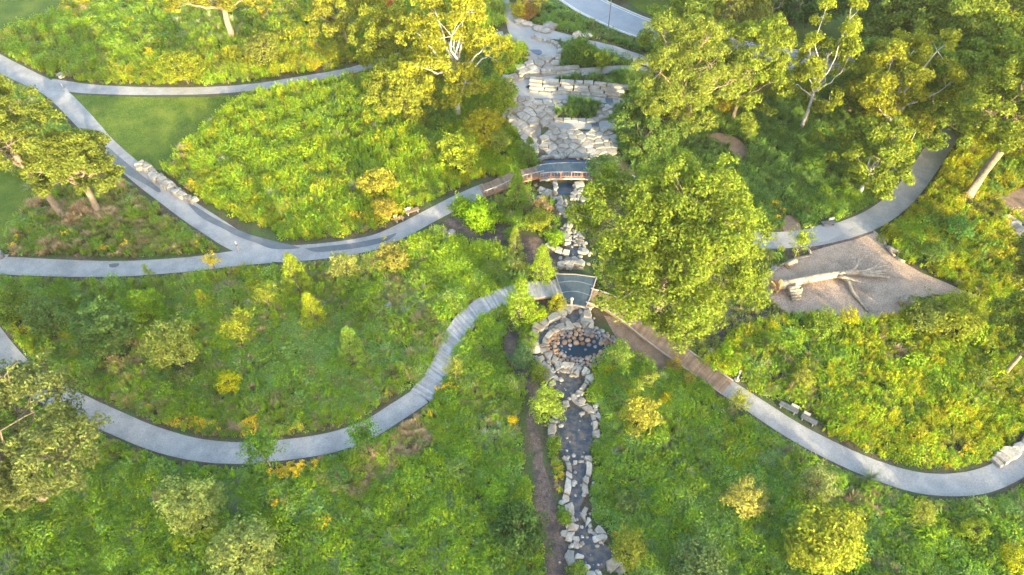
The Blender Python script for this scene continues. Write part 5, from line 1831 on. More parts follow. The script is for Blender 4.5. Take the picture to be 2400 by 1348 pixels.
for k in range(18):
    a = k * math.pi / 9
    MB().box((0.36 * math.cos(a), 0.36 * math.sin(a), 0.5), (0.03, 0.09, 0.9), rz=a).build('slat', M['metal'], t)
MB().lathe((0, 0, 0), [(0.24, 0.9), (0.24, 0.98), (0.41, 0.98), (0.41, 0.9)], 20).build('rim', M['metal'], t)
MB().lathe((0, 0, 0), [(0.01, 0.06), (0.33, 0.06), (0.33, 0.88), (0.3, 0.88), (0.3, 0.3), (0.01, 0.3)], 16).build('liner', M['dark_metal'], t)
MB().box((0, 0, 0.02), (1.3, 1.1, 0.05)).build('pad', M['plaza'], t)
AVOID_BASES.append((p.x, p.y, 0.9))
p = U(1425, 72)
t = thing('lamp_post', 'tall thin lamp post on the bank between plaza and road', 'lamp post', p)
MB().tube([(0, 0, -.2), (0, 0, .5)], [.16, .13], 8).build('base', M['kerb'], t)
MB().tube([(0, 0, .4), (0, 0, 8.0)], [.09, .06], 8).build('pole', M['metal'], t)
arm = MB().tube([(0, 0, 7.9), (0.5, .2, 8.15), (1.1, .4, 8.1)], [.05, .05, .04], 6).build('arm', M['metal'], t)
MB().box((1.3, .45, 8.08), (.6, .26, .1), rz=.35).build('lantern', M['dark_metal'], arm)
p = U(912, 728)
t = thing('sign_panel', 'small grey sign panel standing in the green bed left of the boardwalk', 'sign', p, 0.7)
MB().box((0, 0, .95), (.8, .05, .5), tilt=-.9).build('panel', M['dark_metal'], t)
for s in (-1, 1):
    MB().box((s * .3, 0, .45), (.07, .07, .9)).build('leg', M['dark_metal'], t)

# ------------------------------------------------------------------ meadow plants
PROTO = bpy.data.collections.new('meadow_plant_kinds')        # shapes for the scatter, not placed in the scene themselves
KINDS = []


def blade_arr(rng, n, h, spread, w, segs=2, curl=0.5):
    V, F = [], []
    for k in range(n):
        a = rng.uniform(0, 6.283)
        r0 = rng.uniform(0, 0.12) * spread * 3
        bx, by = math.cos(a) * r0 * 0.5, math.sin(a) * r0 * 0.5
        a2 = a + rng.uniform(-.5, .5)
        out = spread * rng.uniform(0.3, 1.1)
        hh = h * rng.uniform(0.6, 1.1)
        sx, sy = -math.sin(a2) * w / 2, math.cos(a2) * w / 2
        n0 = len(V)
        for s in range(segs + 1):
            t = s / segs
            x = bx + math.cos(a2) * out * t ** 1.6
            y = by + math.sin(a2) * out * t ** 1.6
            z = hh * (t - curl * t ** 2.5 * 0.6)
            k2 = (1 - t * 0.85)
            V.append((x - sx * k2, y - sy * k2, z))
            V.append((x + sx * k2, y + sy * k2, z))
        for s in range(segs):
            F.append((n0 + s * 2, n0 + s * 2 + 1, n0 + s * 2 + 3, n0 + s * 2 + 2))
    return V, F


def leaf_arr(pos, nrm, t, size, asp):
    V, F = [], []
    for p, n, d, s in zip(pos, nrm, t, size):
        n = Vector(n).normalized()
        d = Vector(d)
        d = (d - n * d.dot(n)).normalized()
        b = n.cross(d)
        p = Vector(p)
        k = len(V)
        V += [p, p + d * s * 0.5 + b * s * asp * 0.5, p + d * s, p + d * s * 0.5 - b * s * asp * 0.5]
        F.append((k, k + 1, k + 2, k + 3))
    return V, F


def kind_mesh(nm, groups):
    V, F, mi = [], [], []
    mats = []
    for m, (v, f) in groups:
        if m not in mats:
            mats.append(m)
        n = len(V)
        V += [tuple(q) for q in v]
        F += [tuple(i + n for i in q) for q in f]
        mi += [mats.index(m)] * len(f)
    me = mesh_py(nm, V, F, [M[m] for m in mats], False, mi)
    o = bpy.data.objects.new('meadow_plant_%02d' % len(KINDS), me)
    PROTO.objects.link(o)
    KINDS.append(o)
    return len(KINDS) - 1


def herb(rng, stems=8, h=0.8, r=0.32, leaf=0.17, whorls=5, top=None):
    P, N, T, S_ = [], [], [], []
    fl = ([], [])
    for s in range(stems):
        a = rng.uniform(0, 6.283)
        rr = r * math.sqrt(rng.uniform(0, 1))
        bx, by = math.cos(a) * rr, math.sin(a) * rr
        hh = h * rng.uniform(0.7, 1.1)
        for w in range(whorls):
            z = hh * (0.3 + 0.7 * w / (whorls - 1))
            for q in range(3):
                b = rng.uniform(0, 6.283)
                d = Vector((math.cos(b), math.sin(b), rng.uniform(-.2, .5)))
                P.append((bx, by, z))
                T.append(d)
                N.append(Vector((-d.x * .5, -d.y * .5, 1)) + Vector((rng.uniform(-.3, .3), rng.uniform(-.3, .3), 0)))
                S_.append(leaf * rng.uniform(.7, 1.2) * (1.1 - 0.4 * w / whorls))
        if top:
            for q in range(top[1]):
                b = rng.uniform(0, 6.283)
                d = Vector((math.cos(b), math.sin(b), rng.uniform(0, .4)))
                v, f = leaf_arr([(bx + rng.uniform(-.06, .06), by + rng.uniform(-.06, .06), hh + rng.uniform(0, top[3]))], [Vector((rng.uniform(-.6, .6), rng.uniform(-.9, .3), 1))], [d], [top[2]], 0.9)
                n = len(fl[0])
                fl[0].extend(v)
                fl[1].extend([tuple(i + n for i in q2) for q2 in f])
    g = [('plant_leaf', leaf_arr(P, N, T, S_, 0.42))]
    if top:
        g.append((top[0], fl))
    return g


def broad(rng, n=75, h=0.6, r=0.42, leaf=0.16):
    P, N, T, S_ = [], [], [], []
    for k in range(n):
        d = Vector((rng.gauss(0, 1), rng.gauss(0, 1), abs(rng.gauss(0, 1)) * 0.9)).normalized()
        q = rng.uniform(.7, 1.05)
        P.append((d.x * r * q, d.y * r * q, 0.12 + d.z * h * q))
        N.append(d * .6 + Vector((rng.uniform(-.5, .5), rng.uniform(-.5, .5), .8)))
        T.append((rng.uniform(-1, 1) + d.x, rng.uniform(-1, 1) + d.y, rng.uniform(-.5, .2)))
        S_.append(leaf * rng.uniform(.7, 1.25))
    return [('plant_leaf', leaf_arr(P, N, T, S_, 0.62))]


SP = {}
g = random.Random(77)
SP['herb'] = [kind_mesh('herb', herb(g, 9, 0.85, 0.34, 0.19)) for _ in range(4)]
SP['fine'] = [kind_mesh('fine', herb(g, 13, 0.75, 0.36, 0.13, 4)) for _ in range(3)]
SP['broad'] = [kind_mesh('broad', broad(g)) for _ in range(4)]
SP['big'] = [kind_mesh('big', broad(g, 60, 0.75, 0.5, 0.24)) for _ in range(3)]
SP['grass'] = [kind_mesh('grass', [('plant_leaf', blade_arr(g, 85, 0.95, 0.48, 0.055))]) for _ in range(3)]
SP['fountain'] = [kind_mesh('fountain', [('plant_leaf', blade_arr(g, 90, 1.15, 0.95, 0.04, 3, 0.9))]) for _ in range(3)]
SP['flower'] = [kind_mesh('flower', herb(g, 9, 0.75, 0.34, 0.16, 4, ('petal', 4, 0.12, 0.05))) for _ in range(3)]
SP['golden'] = [kind_mesh('golden', herb(g, 9, 0.8, 0.34, 0.15, 4, ('plume', 5, 0.11, 0.14))) for _ in range(3)]
SP['seed'] = [kind_mesh('seed', [('plant_leaf', blade_arr(g, 60, 0.8, 0.5, 0.06)), ('seed', blade_arr(g, 40, 1.05, 0.48, 0.065))]) for _ in range(3)]
SP['mound'] = [kind_mesh('mound', broad(g, 210, 1.0, 0.95, 0.2)) for _ in range(5)]
SP['turf'] = [kind_mesh('turf', [('plant_leaf', blade_arr(g, 46, 0.13, 0.3, 0.05))]) for _ in range(2)]
SP['low'] = [kind_mesh('low', broad(g, 34, 0.22, 0.34, 0.13)) for _ in range(3)]

# tints by name
TI = {
    'lime': [(0.15, 0.215, 0.012), (0.17, 0.22, 0.010), (0.125, 0.195, 0.014)],
    'gold': [(0.20, 0.205, 0.010), (0.18, 0.20, 0.010), (0.21, 0.195, 0.012)],
    'green': [(0.108, 0.174, 0.013), (0.126, 0.188, 0.012), (0.095, 0.160, 0.015)],
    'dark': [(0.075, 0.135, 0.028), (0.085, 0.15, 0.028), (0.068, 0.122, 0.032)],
    'cool': [(0.116, 0.185, 0.040), (0.128, 0.195, 0.048), (0.104, 0.172, 0.040)],
    'olive': [(0.135, 0.145, 0.040), (0.115, 0.130, 0.035), (0.15, 0.145, 0.050)],
    'dry': [(0.29, 0.205, 0.11), (0.26, 0.18, 0.095), (0.32, 0.235, 0.135)],
    'pale': [(0.22, 0.23, 0.12), (0.25, 0.25, 0.14), (0.18, 0.21, 0.12)],
    'blue': [(0.15, 0.20, 0.115), (0.175, 0.22, 0.13), (0.13, 0.18, 0.10)],
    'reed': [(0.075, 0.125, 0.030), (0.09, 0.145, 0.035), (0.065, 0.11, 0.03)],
}
# mixtures: (weight, shape, tint, height factor)
MIX = {
    'turf': [(1, 'turf', 'green', 1.0), (.6, 'turf', 'lime', 1.0)],
    'bright': [(.35, 'mound', 'lime', .9), (5, 'herb', 'lime', 1.0), (3, 'fine', 'lime', 1.0), (1.0, 'herb', 'gold', 1.0), (1.0, 'grass', 'olive', 1.0), (2.2, 'herb', 'green', 1.1), (.12, 'golden', 'lime', 1), (.3, 'fountain', 'pale', .9)],
    'upper': [(0.4, 'mound', 'green', 1.0), (4, 'herb', 'green', 1.0), (2, 'fine', 'lime', 1.0), (2, 'fine', 'olive', 1.0), (1, 'grass', 'olive', 1.0), (.4, 'golden', 'lime', 1.0), (1.5, 'herb', 'lime', 1)],
    'golden': [(0.3, 'mound', 'gold', 1.0), (4, 'herb', 'gold', 1.0), (2, 'fine', 'gold', 1.0), (1.2, 'golden', 'lime', 1.0), (2.5, 'herb', 'lime', 1.0), (1, 'grass', 'olive', 1)],
    'scrub': [(3, 'grass', 'olive', 1.0), (2, 'herb', 'green', 1.0), (2, 'low', 'green', 1.0), (1.2, 'seed', 'dry', .9), (1, 'fine', 'olive', 1.0), (.12, 'flower', 'olive', 1), (1, 'broad', 'cool', .8)],
    'dryg': [(4, 'seed', 'dry', 1.0), (3, 'grass', 'dry', .9), (1, 'grass', 'olive', .9), (.8, 'low', 'olive', 1.0)],
    'mixed': [(0.3, 'mound', 'green', 1.0), (.25, 'mound', 'cool', 1.0), (.2, 'mound', 'olive', .9), (3, 'herb', 'green', 1.0), (2, 'broad', 'green', 1.0), (2, 'fine', 'olive', 1.0), (1.3, 'grass', 'olive', 1.1), (1, 'broad', 'cool', 1.1), (.6, 'seed', 'dry', 1.0), (.3, 'fountain', 'pale', .8), (.8, 'herb', 'lime', 1)],
    'dense': [(0.35, 'mound', 'green', 1.0), (.08, 'mound', 'cool', 1.0), (.2, 'mound', 'lime', 1.0), (5, 'broad', 'green', 1.1), (3, 'herb', 'green', 1.0), (2, 'fine', 'green', 1.0), (1.2, 'big', 'dark', 1.0), (.5, 'herb', 'cool', 1.1), (.25, 'fountain', 'blue', .8), (.6, 'grass', 'olive', 1.0)],
    'ivy': [(4, 'big', 'cool', .7), (3, 'broad', 'cool', .8), (1, 'broad', 'green', .9)],
    'cool': [(0.35, 'mound', 'cool', 1.0), (.35, 'mound', 'green', 1.1), (.2, 'mound', 'lime', 1.0), (3, 'broad', 'cool', 1.0), (3, 'broad', 'dark', 1.1), (2, 'fine', 'green', 1.0), (1.2, 'big', 'green', 1.0), (.8, 'grass', 'pale', .9)],
    'limebed': [(0.6, 'mound', 'lime', 1.0), (5, 'broad', 'lime', 1.05), (3, 'herb', 'lime', 1.0), (.6, 'herb', 'green', 1.0)],
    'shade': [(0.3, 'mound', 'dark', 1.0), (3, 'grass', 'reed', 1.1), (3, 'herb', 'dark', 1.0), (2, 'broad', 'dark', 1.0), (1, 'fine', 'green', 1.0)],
    'reeds': [(6, 'grass', 'reed', 1.25), (1, 'herb', 'reed', 1.1)],
    'bank': [(3, 'low', 'green', 1.0), (2, 'grass', 'reed', .6), (2, 'low', 'cool', 1.2), (1, 'fine', 'green', .7)],
    'flowers': [(5, 'flower', 'olive', 1.05), (1, 'grass', 'olive', .9)],
    'yellowmix': [(0.5, 'mound', 'lime', 1.0), (2.5, 'herb', 'gold', 1.0), (.7, 'golden', 'lime', 1.05), (2, 'broad', 'lime', 1.0), (1.6, 'big', 'lime', 1.0), (1.6, 'grass', 'olive', 1.1), (2, 'herb', 'green', 1.0)],
    'pale': [(4, 'grass', 'pale', 1.0), (2, 'fine', 'cool', 1.0), (2, 'fountain', 'pale', .8), (1, 'fine', 'olive', 1)],
    'sparse': [(2, 'low', 'green', .9), (1, 'fine', 'olive', .7), (.6, 'grass', 'olive', .6)],
    'fount': [(1, 'fountain', 'pale', 1.0)],
    'fountblue': [(1, 'fountain', 'blue', 1.0)],
    'amber': [(2, 'fine', 'gold', 1.0), (1.5, 'flower', 'olive', 1.0), (1, 'seed', 'dry', 1.0)],
    'darkbed': [(3, 'broad', 'dark', 1.0), (2, 'herb', 'dark', 1.0), (1, 'fine', 'olive', 1.0)],
}
# planting beds: name, label, outline in the photograph's frame, ordinary mixture
BEDS = [
    ('central', 'bright yellow green meadow filling the middle between the paths and the stream', [(575, 218), (800, 178), (1000, 118), (1190, 92), (1228, 112), (1238, 134), (1206, 170), (1192, 186), (1190, 240), (1265, 365), (1265, 390), (1130, 440), (950, 535), (730, 580), (470, 472), (380, 395), (430, 350), (520, 265)], 'bright'),
    ('upper', 'sunlit meadow above the narrow path in the upper left', [(-260, 60), (0, 90), (110, 45), (180, -70), (1200, -70), (1190, 60), (1000, 112), (800, 170), (500, 210), (200, 207), (0, 150), (-260, 90)], 'upper'),
    ('scrubby', 'scrubby grass and dry plants in the wedge between two left hand paths', [(-260, 560), (0, 560), (60, 470), (90, 440), (230, 340), (330, 415), (500, 535), (570, 575), (540, 605), (300, 625), (0, 615), (-260, 600)], 'scrub'),
    ('oakside', 'low green plants under the two left oaks', [(-260, 110), (0, 165), (120, 225), (250, 350), (90, 450), (0, 390), (-260, 380)], 'mixed'),
    ('middle', 'mixed shrubby planting between the middle path and the lower path', [(-260, 640), (0, 640), (600, 620), (720, 605), (950, 550), (1050, 510), (1200, 560), (1240, 640), (1240, 690), (1120, 730), (1040, 860), (980, 930), (860, 1000), (700, 1050), (450, 1040), (230, 965), (80, 880), (-260, 700)], 'mixed'),
    ('lower left', 'dense green planting below the lower path, left of the mulch track', [(-300, 800), (0, 880), (200, 960), (450, 1060), (680, 1060), (860, 1020), (990, 935), (1070, 800), (1160, 720), (1230, 700), (1215, 860), (1250, 960), (1262, 1080), (1290, 1240), (1300, 1480), (-300, 1480)], 'dense'),
    ('bank', 'green plants between mulch track and stream', [(1215, 700), (1300, 740), (1250, 800), (1290, 900), (1310, 960), (1292, 1040), (1335, 1100), (1330, 1200), (1330, 1260), (1296, 1240), (1262, 1080), (1255, 970), (1200, 860)], 'mixed'),
    ('lower right', 'cool green planting below the right hand path, right of the stream', [(1360, 860), (1400, 870), (1450, 800), (1600, 880), (1705, 912), (1860, 1012), (2050, 1105), (2250, 1145), (2400, 1085), (2700, 900), (2700, 1480), (1420, 1480), (1440, 1300), (1380, 1180), (1392, 1000)], 'cool'),
    ('right', 'golden sunlit planting between the play area and the right hand path', [(1700, 905), (1640, 850), (1760, 760), (1850, 740), (2000, 750), (2120, 735), (2230, 690), (2700, 690), (2700, 900), (2400, 1070), (2250, 1130), (2050, 1095), (1860, 1000)], 'yellowmix'),
    ('far right', 'yellow green planting right of the climbing path and play area', [(2050, 520), (2130, 460), (2210, 350), (2300, 250), (2700, 200), (2700, 700), (2330, 710), (2110, 610), (2070, 560)], 'golden'),
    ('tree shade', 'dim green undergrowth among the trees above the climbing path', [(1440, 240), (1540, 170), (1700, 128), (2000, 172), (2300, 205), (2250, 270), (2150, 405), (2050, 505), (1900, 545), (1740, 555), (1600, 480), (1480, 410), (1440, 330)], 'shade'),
    ('reed bed', 'long bed of green reeds above the stacked wall', [(1245, 200), (1330, 180), (1440, 172), (1520, 178), (1510, 225), (1440, 218), (1330, 210), (1270, 208)], 'reeds'),
    ('reed bed', 'square reed bed in the rock slope between the ramps', [(1303, 272), (1330, 240), (1345, 232), (1418, 236), (1402, 280), (1350, 280)], 'reeds'),
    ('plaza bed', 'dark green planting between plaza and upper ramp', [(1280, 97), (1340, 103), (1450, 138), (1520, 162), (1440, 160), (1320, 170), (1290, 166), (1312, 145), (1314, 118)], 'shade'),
    ('road bank', 'rough grassy bank between plaza and road', [(1205, -60), (1290, -20), (1370, 30), (1450, 68), (1560, 100), (1640, 125), (1560, 150), (1440, 104), (1310, 72), (1215, 38)], 'bank'),
    ('stream side', 'shrubs and mulch beside the stream below the first bridge', [(1070, 510), (1130, 455), (1200, 430), (1265, 425), (1310, 470), (1320, 560), (1290, 590), (1240, 570), (1120, 545)], 'sparse'),
    ('oak shade', 'sparse undergrowth on bare mulch under the central oak', [(1380, 420), (1600, 500), (1740, 565), (1850, 570), (1895, 590), (1800, 640), (1780, 690), (1850, 745), (1760, 765), (1640, 850), (1480, 745), (1400, 690), (1380, 560)], 'sparse'),
]
# patches inside the beds: centre, half sizes, mixture, strength
PATCH = [
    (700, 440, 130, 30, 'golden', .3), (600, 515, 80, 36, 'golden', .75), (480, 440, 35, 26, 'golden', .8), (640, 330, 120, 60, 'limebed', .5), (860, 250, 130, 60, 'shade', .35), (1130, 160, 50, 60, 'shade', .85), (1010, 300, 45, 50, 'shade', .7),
    (1130, 350, 70, 40, 'limebed', .7), (1000, 380, 90, 40, 'bright', .6), (720, 430, 60, 18, 'dense', .5), (880, 520, 70, 30, 'amber', .4), (1100, 420, 60, 20, 'golden', .6), (580, 300, 60, 20, 'golden', .4), (430, 370, 25, 25, 'amber', .6), (420, 340, 22, 22, 'amber', .5),
    (450, 460, 30, 25, 'amber', .6), (330, 60, 130, 45, 'dense', .6), (150, 110, 120, 50, 'upper', .5), (650, 150, 160, 35, 'golden', .8), (740, 100, 90, 60, 'golden', .6), (520, 60, 80, 40, 'pale', .35), (330, 185, 120, 18, 'golden', .5), (640, 20, 110, 20, 'amber', .5), (150, 25, 70, 18, 'amber', .7), (20, 95, 40, 14, 'amber', .7),
    (890, 150, 70, 40, 'golden', .5), (990, 90, 50, 30, 'amber', .5),
    (160, 510, 100, 22, 'dryg', .9), (230, 500, 40, 14, 'dryg', .8), (70, 550, 60, 45, 'mixed', .7), (400, 530, 90, 40, 'scrub', .6), (530, 580, 30, 22, 'yellowmix', .9), (330, 480, 60, 40, 'mixed', .5), (270, 597, 14, 7, 'flowers', .9), (120, 590, 50, 14, 'dryg', .4), (430, 560, 60, 22, 'dense', .4),
    (60, 800, 50, 70, 'yellowmix', .75), (180, 810, 25, 60, 'yellowmix', .75), (100, 660, 160, 20, 'mixed', .7), (330, 880, 130, 60, 'darkbed', .6), (300, 830, 60, 35, 'dryg', .45), (540, 660, 60, 22, 'golden', .5), (520, 690, 40, 22, 'dryg', .45), (440, 740, 60, 30, 'dense', .7),
    (500, 810, 60, 30, 'yellowmix', .5), (470, 830, 40, 22, 'dryg', .3), (800, 860, 210, 90, 'ivy', .8), (720, 780, 130, 60, 'ivy', .6), (900, 640, 150, 60, 'mixed', .4), (1090, 600, 100, 60, 'limebed', .92), (1000, 570, 60, 40, 'limebed', .6), (1080, 690, 100, 40, 'limebed', .5), (960, 700, 80, 40, 'pale', .4),
    (900, 760, 60, 40, 'mixed', .4), (1040, 560, 30, 14, 'pale', .6), (640, 1005, 120, 22, 'scrub', .6), (470, 1000, 30, 16, 'flowers', .5), (585, 1000, 18, 18, 'flowers', .85), (440, 1003, 12, 10, 'flowers', .8), (350, 960, 60, 25, 'scrub', .5), (740, 950, 60, 30, 'dense', .5), (900, 900, 70, 40, 'mixed', .6), (920, 945, 50, 20, 'scrub', .7),
    (1190, 630, 30, 50, 'darkbed', .7),
    (675, 1098, 36, 24, 'flowers', .97), (735, 1090, 26, 16, 'amber', .7), (395, 1066, 14, 9, 'flowers', .9), (456, 1076, 12, 9, 'flowers', .8), (312, 1048, 14, 9, 'flowers', .85), (760, 1222, 24, 16, 'flowers', .75), (670, 1195, 10, 12, 'flowers', .8), (1160, 1056, 8, 12, 'flowers', .9), (1048, 922, 26, 14, 'flowers', .55), (990, 975, 16, 10, 'flowers', .5),
    (965, 1015, 55, 48, 'dryg', .9), (890, 1082, 62, 32, 'dryg', .85), (820, 1130, 55, 28, 'dryg', .8), (760, 1130, 40, 18, 'dryg', .45), (280, 1060, 50, 30, 'scrub', .7), (350, 1150, 30, 20, 'dryg', .45), (640, 1320, 50, 22, 'dryg', .6), (530, 1180, 30, 40, 'pale', .5), (740, 1190, 70, 35, 'cool', .7), (420, 1060, 120, 14, 'scrub', .6), (650, 1070, 130, 12, 'scrub', .6),
    (1050, 985, 50, 60, 'limebed', .4), (1000, 1150, 180, 80, 'limebed', .28), (1170, 1020, 70, 60, 'pale', .6), (1130, 960, 60, 40, 'mixed', .6), (1180, 1100, 50, 50, 'mixed', .5), (150, 1200, 90, 80, 'cool', .7), (1130, 860, 70, 60, 'mixed', .5), (1120, 770, 50, 40, 'limebed', .6), (1160, 740, 40, 30, 'flowers', .12),
    (1150, 1300, 60, 40, 'dense', .6), (940, 1300, 120, 60, 'scrub', .2),
    (1315, 1140, 14, 55, 'amber', .85), (1300, 1050, 16, 30, 'dense', .7), (1230, 780, 30, 30, 'mixed', .7),
    (1440, 900, 50, 40, 'yellowmix', .5), (1370, 915, 14, 14, 'flowers', .5), (1600, 960, 90, 60, 'limebed', .45), (1540, 1040, 120, 80, 'dense', .5), (1700, 990, 60, 50, 'scrub', .5), (1720, 1050, 40, 60, 'yellowmix', .5), (1850, 1060, 80, 25, 'pale', .5), (1900, 1080, 90, 25, 'scrub', .6), (2050, 1150, 120, 30, 'scrub', .6), (2040, 1170, 40, 25, 'dryg', .5),
    (2260, 1200, 140, 40, 'mixed', .7), (2200, 1270, 120, 60, 'dense', .6), (1620, 1180, 120, 80, 'cool', .4), (1440, 1130, 60, 90, 'dense', .6), (1840, 1180, 40, 60, 'dense', .6), (1470, 1010, 40, 60, 'mixed', .6), (1428, 1266, 10, 8, 'flowers', .9), (1458, 1333, 14, 8, 'flowers', .8), (2130, 1250, 30, 18, 'darkbed', .8), (2060, 1320, 40, 26, 'dryg', .4), (2250, 1150, 90, 10, 'scrub', .5),
    (1900, 800, 90, 60, 'dense', .6), (1800, 860, 70, 40, 'mixed', .8), (1750, 930, 60, 40, 'mixed', .8), (1860, 930, 60, 30, 'scrub', .7), (2200, 1000, 130, 60, 'golden', .7), (2050, 1030, 90, 40, 'golden', .6), (2080, 890, 130, 70, 'yellowmix', .6), (2150, 1060, 140, 20, 'scrub', .5), (2000, 780, 110, 30, 'golden', .6), (2100, 800, 50, 40, 'dryg', .35), (2260, 1070, 12, 6, 'flowers', .6),
    (1920, 920, 30, 14, 'darkbed', .7), (2330, 900, 60, 60, 'mixed', .5), (2110, 830, 30, 14, 'amber', .5),
    (2150, 560, 60, 50, 'dense', .8), (2120, 600, 40, 20, 'dense', .8), (2280, 580, 60, 40, 'dense', .6), (2190, 500, 80, 22, 'golden', .8), (2320, 640, 60, 40, 'mixed', .6), (2300, 500, 60, 25, 'scrub', .7), (2350, 420, 80, 40, 'shade', .7),
    (1820, 420, 90, 60, 'shade', .6), (2030, 420, 60, 40, 'mixed', .5), (1960, 480, 70, 40, 'dense', .6), (1850, 500, 40, 30, 'amber', .25), (1800, 240, 60, 50, 'shade', .8), (2130, 410, 30, 30, 'amber', .4), (1950, 330, 40, 20, 'golden', .4), (1700, 270, 60, 25, 'golden', .4),
    (1180, 480, 50, 40, 'mixed', .6), (1260, 460, 30, 30, 'dryg', .45), (1290, 540, 20, 30, 'mixed', .5), (1240, 500, 50, 40, 'mixed', .35),
    (1340, 75, 60, 25, 'bank', .6), (1240, 30, 30, 20, 'amber', .4), (1430, 85, 40, 14, 'sparse', .7), (1640, 690, 60, 40, 'sparse', .9), (1850, 590, 40, 14, 'mixed', .9),
]
# single fountain grasses: pixel positions
FOUNT = [(570, 400, 0), (710, 470, 0), (830, 440, 0), (820, 340, 0), (650, 320, 0), (575, 385, 0), (910, 370, 0), (780, 500, 0), (430, 75, 0), (600, 95, 0), (540, 672, 0), (1660, 400, 0), (640, 1175, 1), (535, 1205, 1), (300, 1260, 1), (550, 1130, 1), (310, 1250, 1), (1035, 1305, 1),
         (15, 1315, 1), (745, 1270, 1), (1105, 1225, 1), (1080, 1185, 1), (930, 1050, 1), (2040, 1118, 1), (770, 1340, 1), (800, 1310, 1), (975, 655, 0), (860, 905, 0), (730, 715, 1), (625, 1150, 1), (990, 830, 0), (2040, 1125, 1), (955, 462, 0), (870, 470, 0)]

rngm = np.random.RandomState(4)


def candidates():
    out = []
    for (y0, y1, dens, sc) in ((14, 42, 10.0, 0.92), (42, 60, 8.0, 1.0), (60, 80, 6.0, 1.15), (80, 105, 4.4, 1.32), (105, 150, 3.2, 1.5)):
        xm = 0.95 * (y1 * cP + CAM_H * sP)
        n = int((y1 - y0) * 2 * xm * dens)
        out.append(np.stack([rngm.uniform(-xm, xm, n), rngm.uniform(y0, y1, n), np.full(n, sc)], 1))
    return np.vstack(out)


CD = candidates()
ok = np.ones(len(CD), bool)
CLR = np.full(len(CD), 9.0)
for L, c in AVOID_LINES:
    e_ = c + 1.4
    m = ok & (CD[:, 0] > L[:, 0].min() - e_) & (CD[:, 0] < L[:, 0].max() + e_) & (CD[:, 1] > L[:, 1].min() - e_) & (CD[:, 1] < L[:, 1].max() + e_)
    i = np.where(m)[0]
    if len(i):
        d = dist_poly(CD[i, 0], CD[i, 1], L)
        CLR[i] = np.minimum(CLR[i], d - c)
        ok[i[d < c + 0.12]] = False
for P in AVOID_POLYS:
    lo, hi = P.min(0), P.max(0)
    i = np.where(ok & (CD[:, 0] > lo[0]) & (CD[:, 0] < hi[0]) & (CD[:, 1] > lo[1]) & (CD[:, 1] < hi[1]))[0]
    if len(i):
        ok[i[inpoly(CD[i, 0], CD[i, 1], P)]] = False
for x, y, r in AVOID_BASES:
    ok[(CD[:, 0] - x) ** 2 + (CD[:, 1] - y) ** 2 < r * r] = False
CD = CD[ok]
CLR = CLR[ok]
hz = H(CD[:, 0], CD[:, 1])
pu, pv = proj(CD[:, 0], CD[:, 1], hz)
# wander the outlines a little so patch edges are ragged
def vnoise(x, y, s, seed):
    return np.sin(x * s + seed) * np.cos(y * s * 1.3 + seed * 2.1) + 0.6 * np.sin(x * s * 2.7 + y * s * 1.9 + seed * 3.3) + 0.4 * np.cos(x * s * 4.9 - y * s * 5.3 + seed)


wu = pu + 14 * vnoise(CD[:, 0], CD[:, 1], 0.35, 1.0) + rngm.normal(0, 7, len(CD))
wv = pv + 9 * vnoise(CD[:, 0], CD[:, 1], 0.4, 5.0) + rngm.normal(0, 4, len(CD))


def scatter_group():
    ng = bpy.data.node_groups.new('plant_scatter', 'GeometryNodeTree')
    ng.interface.new_socket('Geometry', in_out='INPUT', socket_type='NodeSocketGeometry')
    ng.interface.new_socket('Geometry', in_out='OUTPUT', socket_type='NodeSocketGeometry')
    N = ng.nodes
    gi, go = N.new('NodeGroupInput'), N.new('NodeGroupOutput')
    ci = N.new('GeometryNodeCollectionInfo')
    ci.inputs['Collection'].default_value = PROTO
    ci.inputs['Separate Children'].default_value = True
    ci.inputs['Reset Children'].default_value = True
    ip = N.new('GeometryNodeInstanceOnPoints')
    ip.inputs['Pick Instance'].default_value = True

    def att(nm, typ):
        a = N.new('GeometryNodeInputNamedAttribute')
        a.data_type = typ
        a.inputs['Name'].default_value = nm
        return a.outputs['Attribute']
    L = ng.links.new
    L(gi.outputs[0], ip.inputs['Points'])
    L(ci.outputs[0], ip.inputs['Instance'])
    L(att('shape', 'INT'), ip.inputs['Instance Index'])
    L(att('turn', 'FLOAT_VECTOR'), ip.inputs['Rotation'])
    L(att('grow', 'FLOAT_VECTOR'), ip.inputs['Scale'])
    L(ip.outputs[0], go.inputs[0])
    return ng


SCATTER = scatter_group()


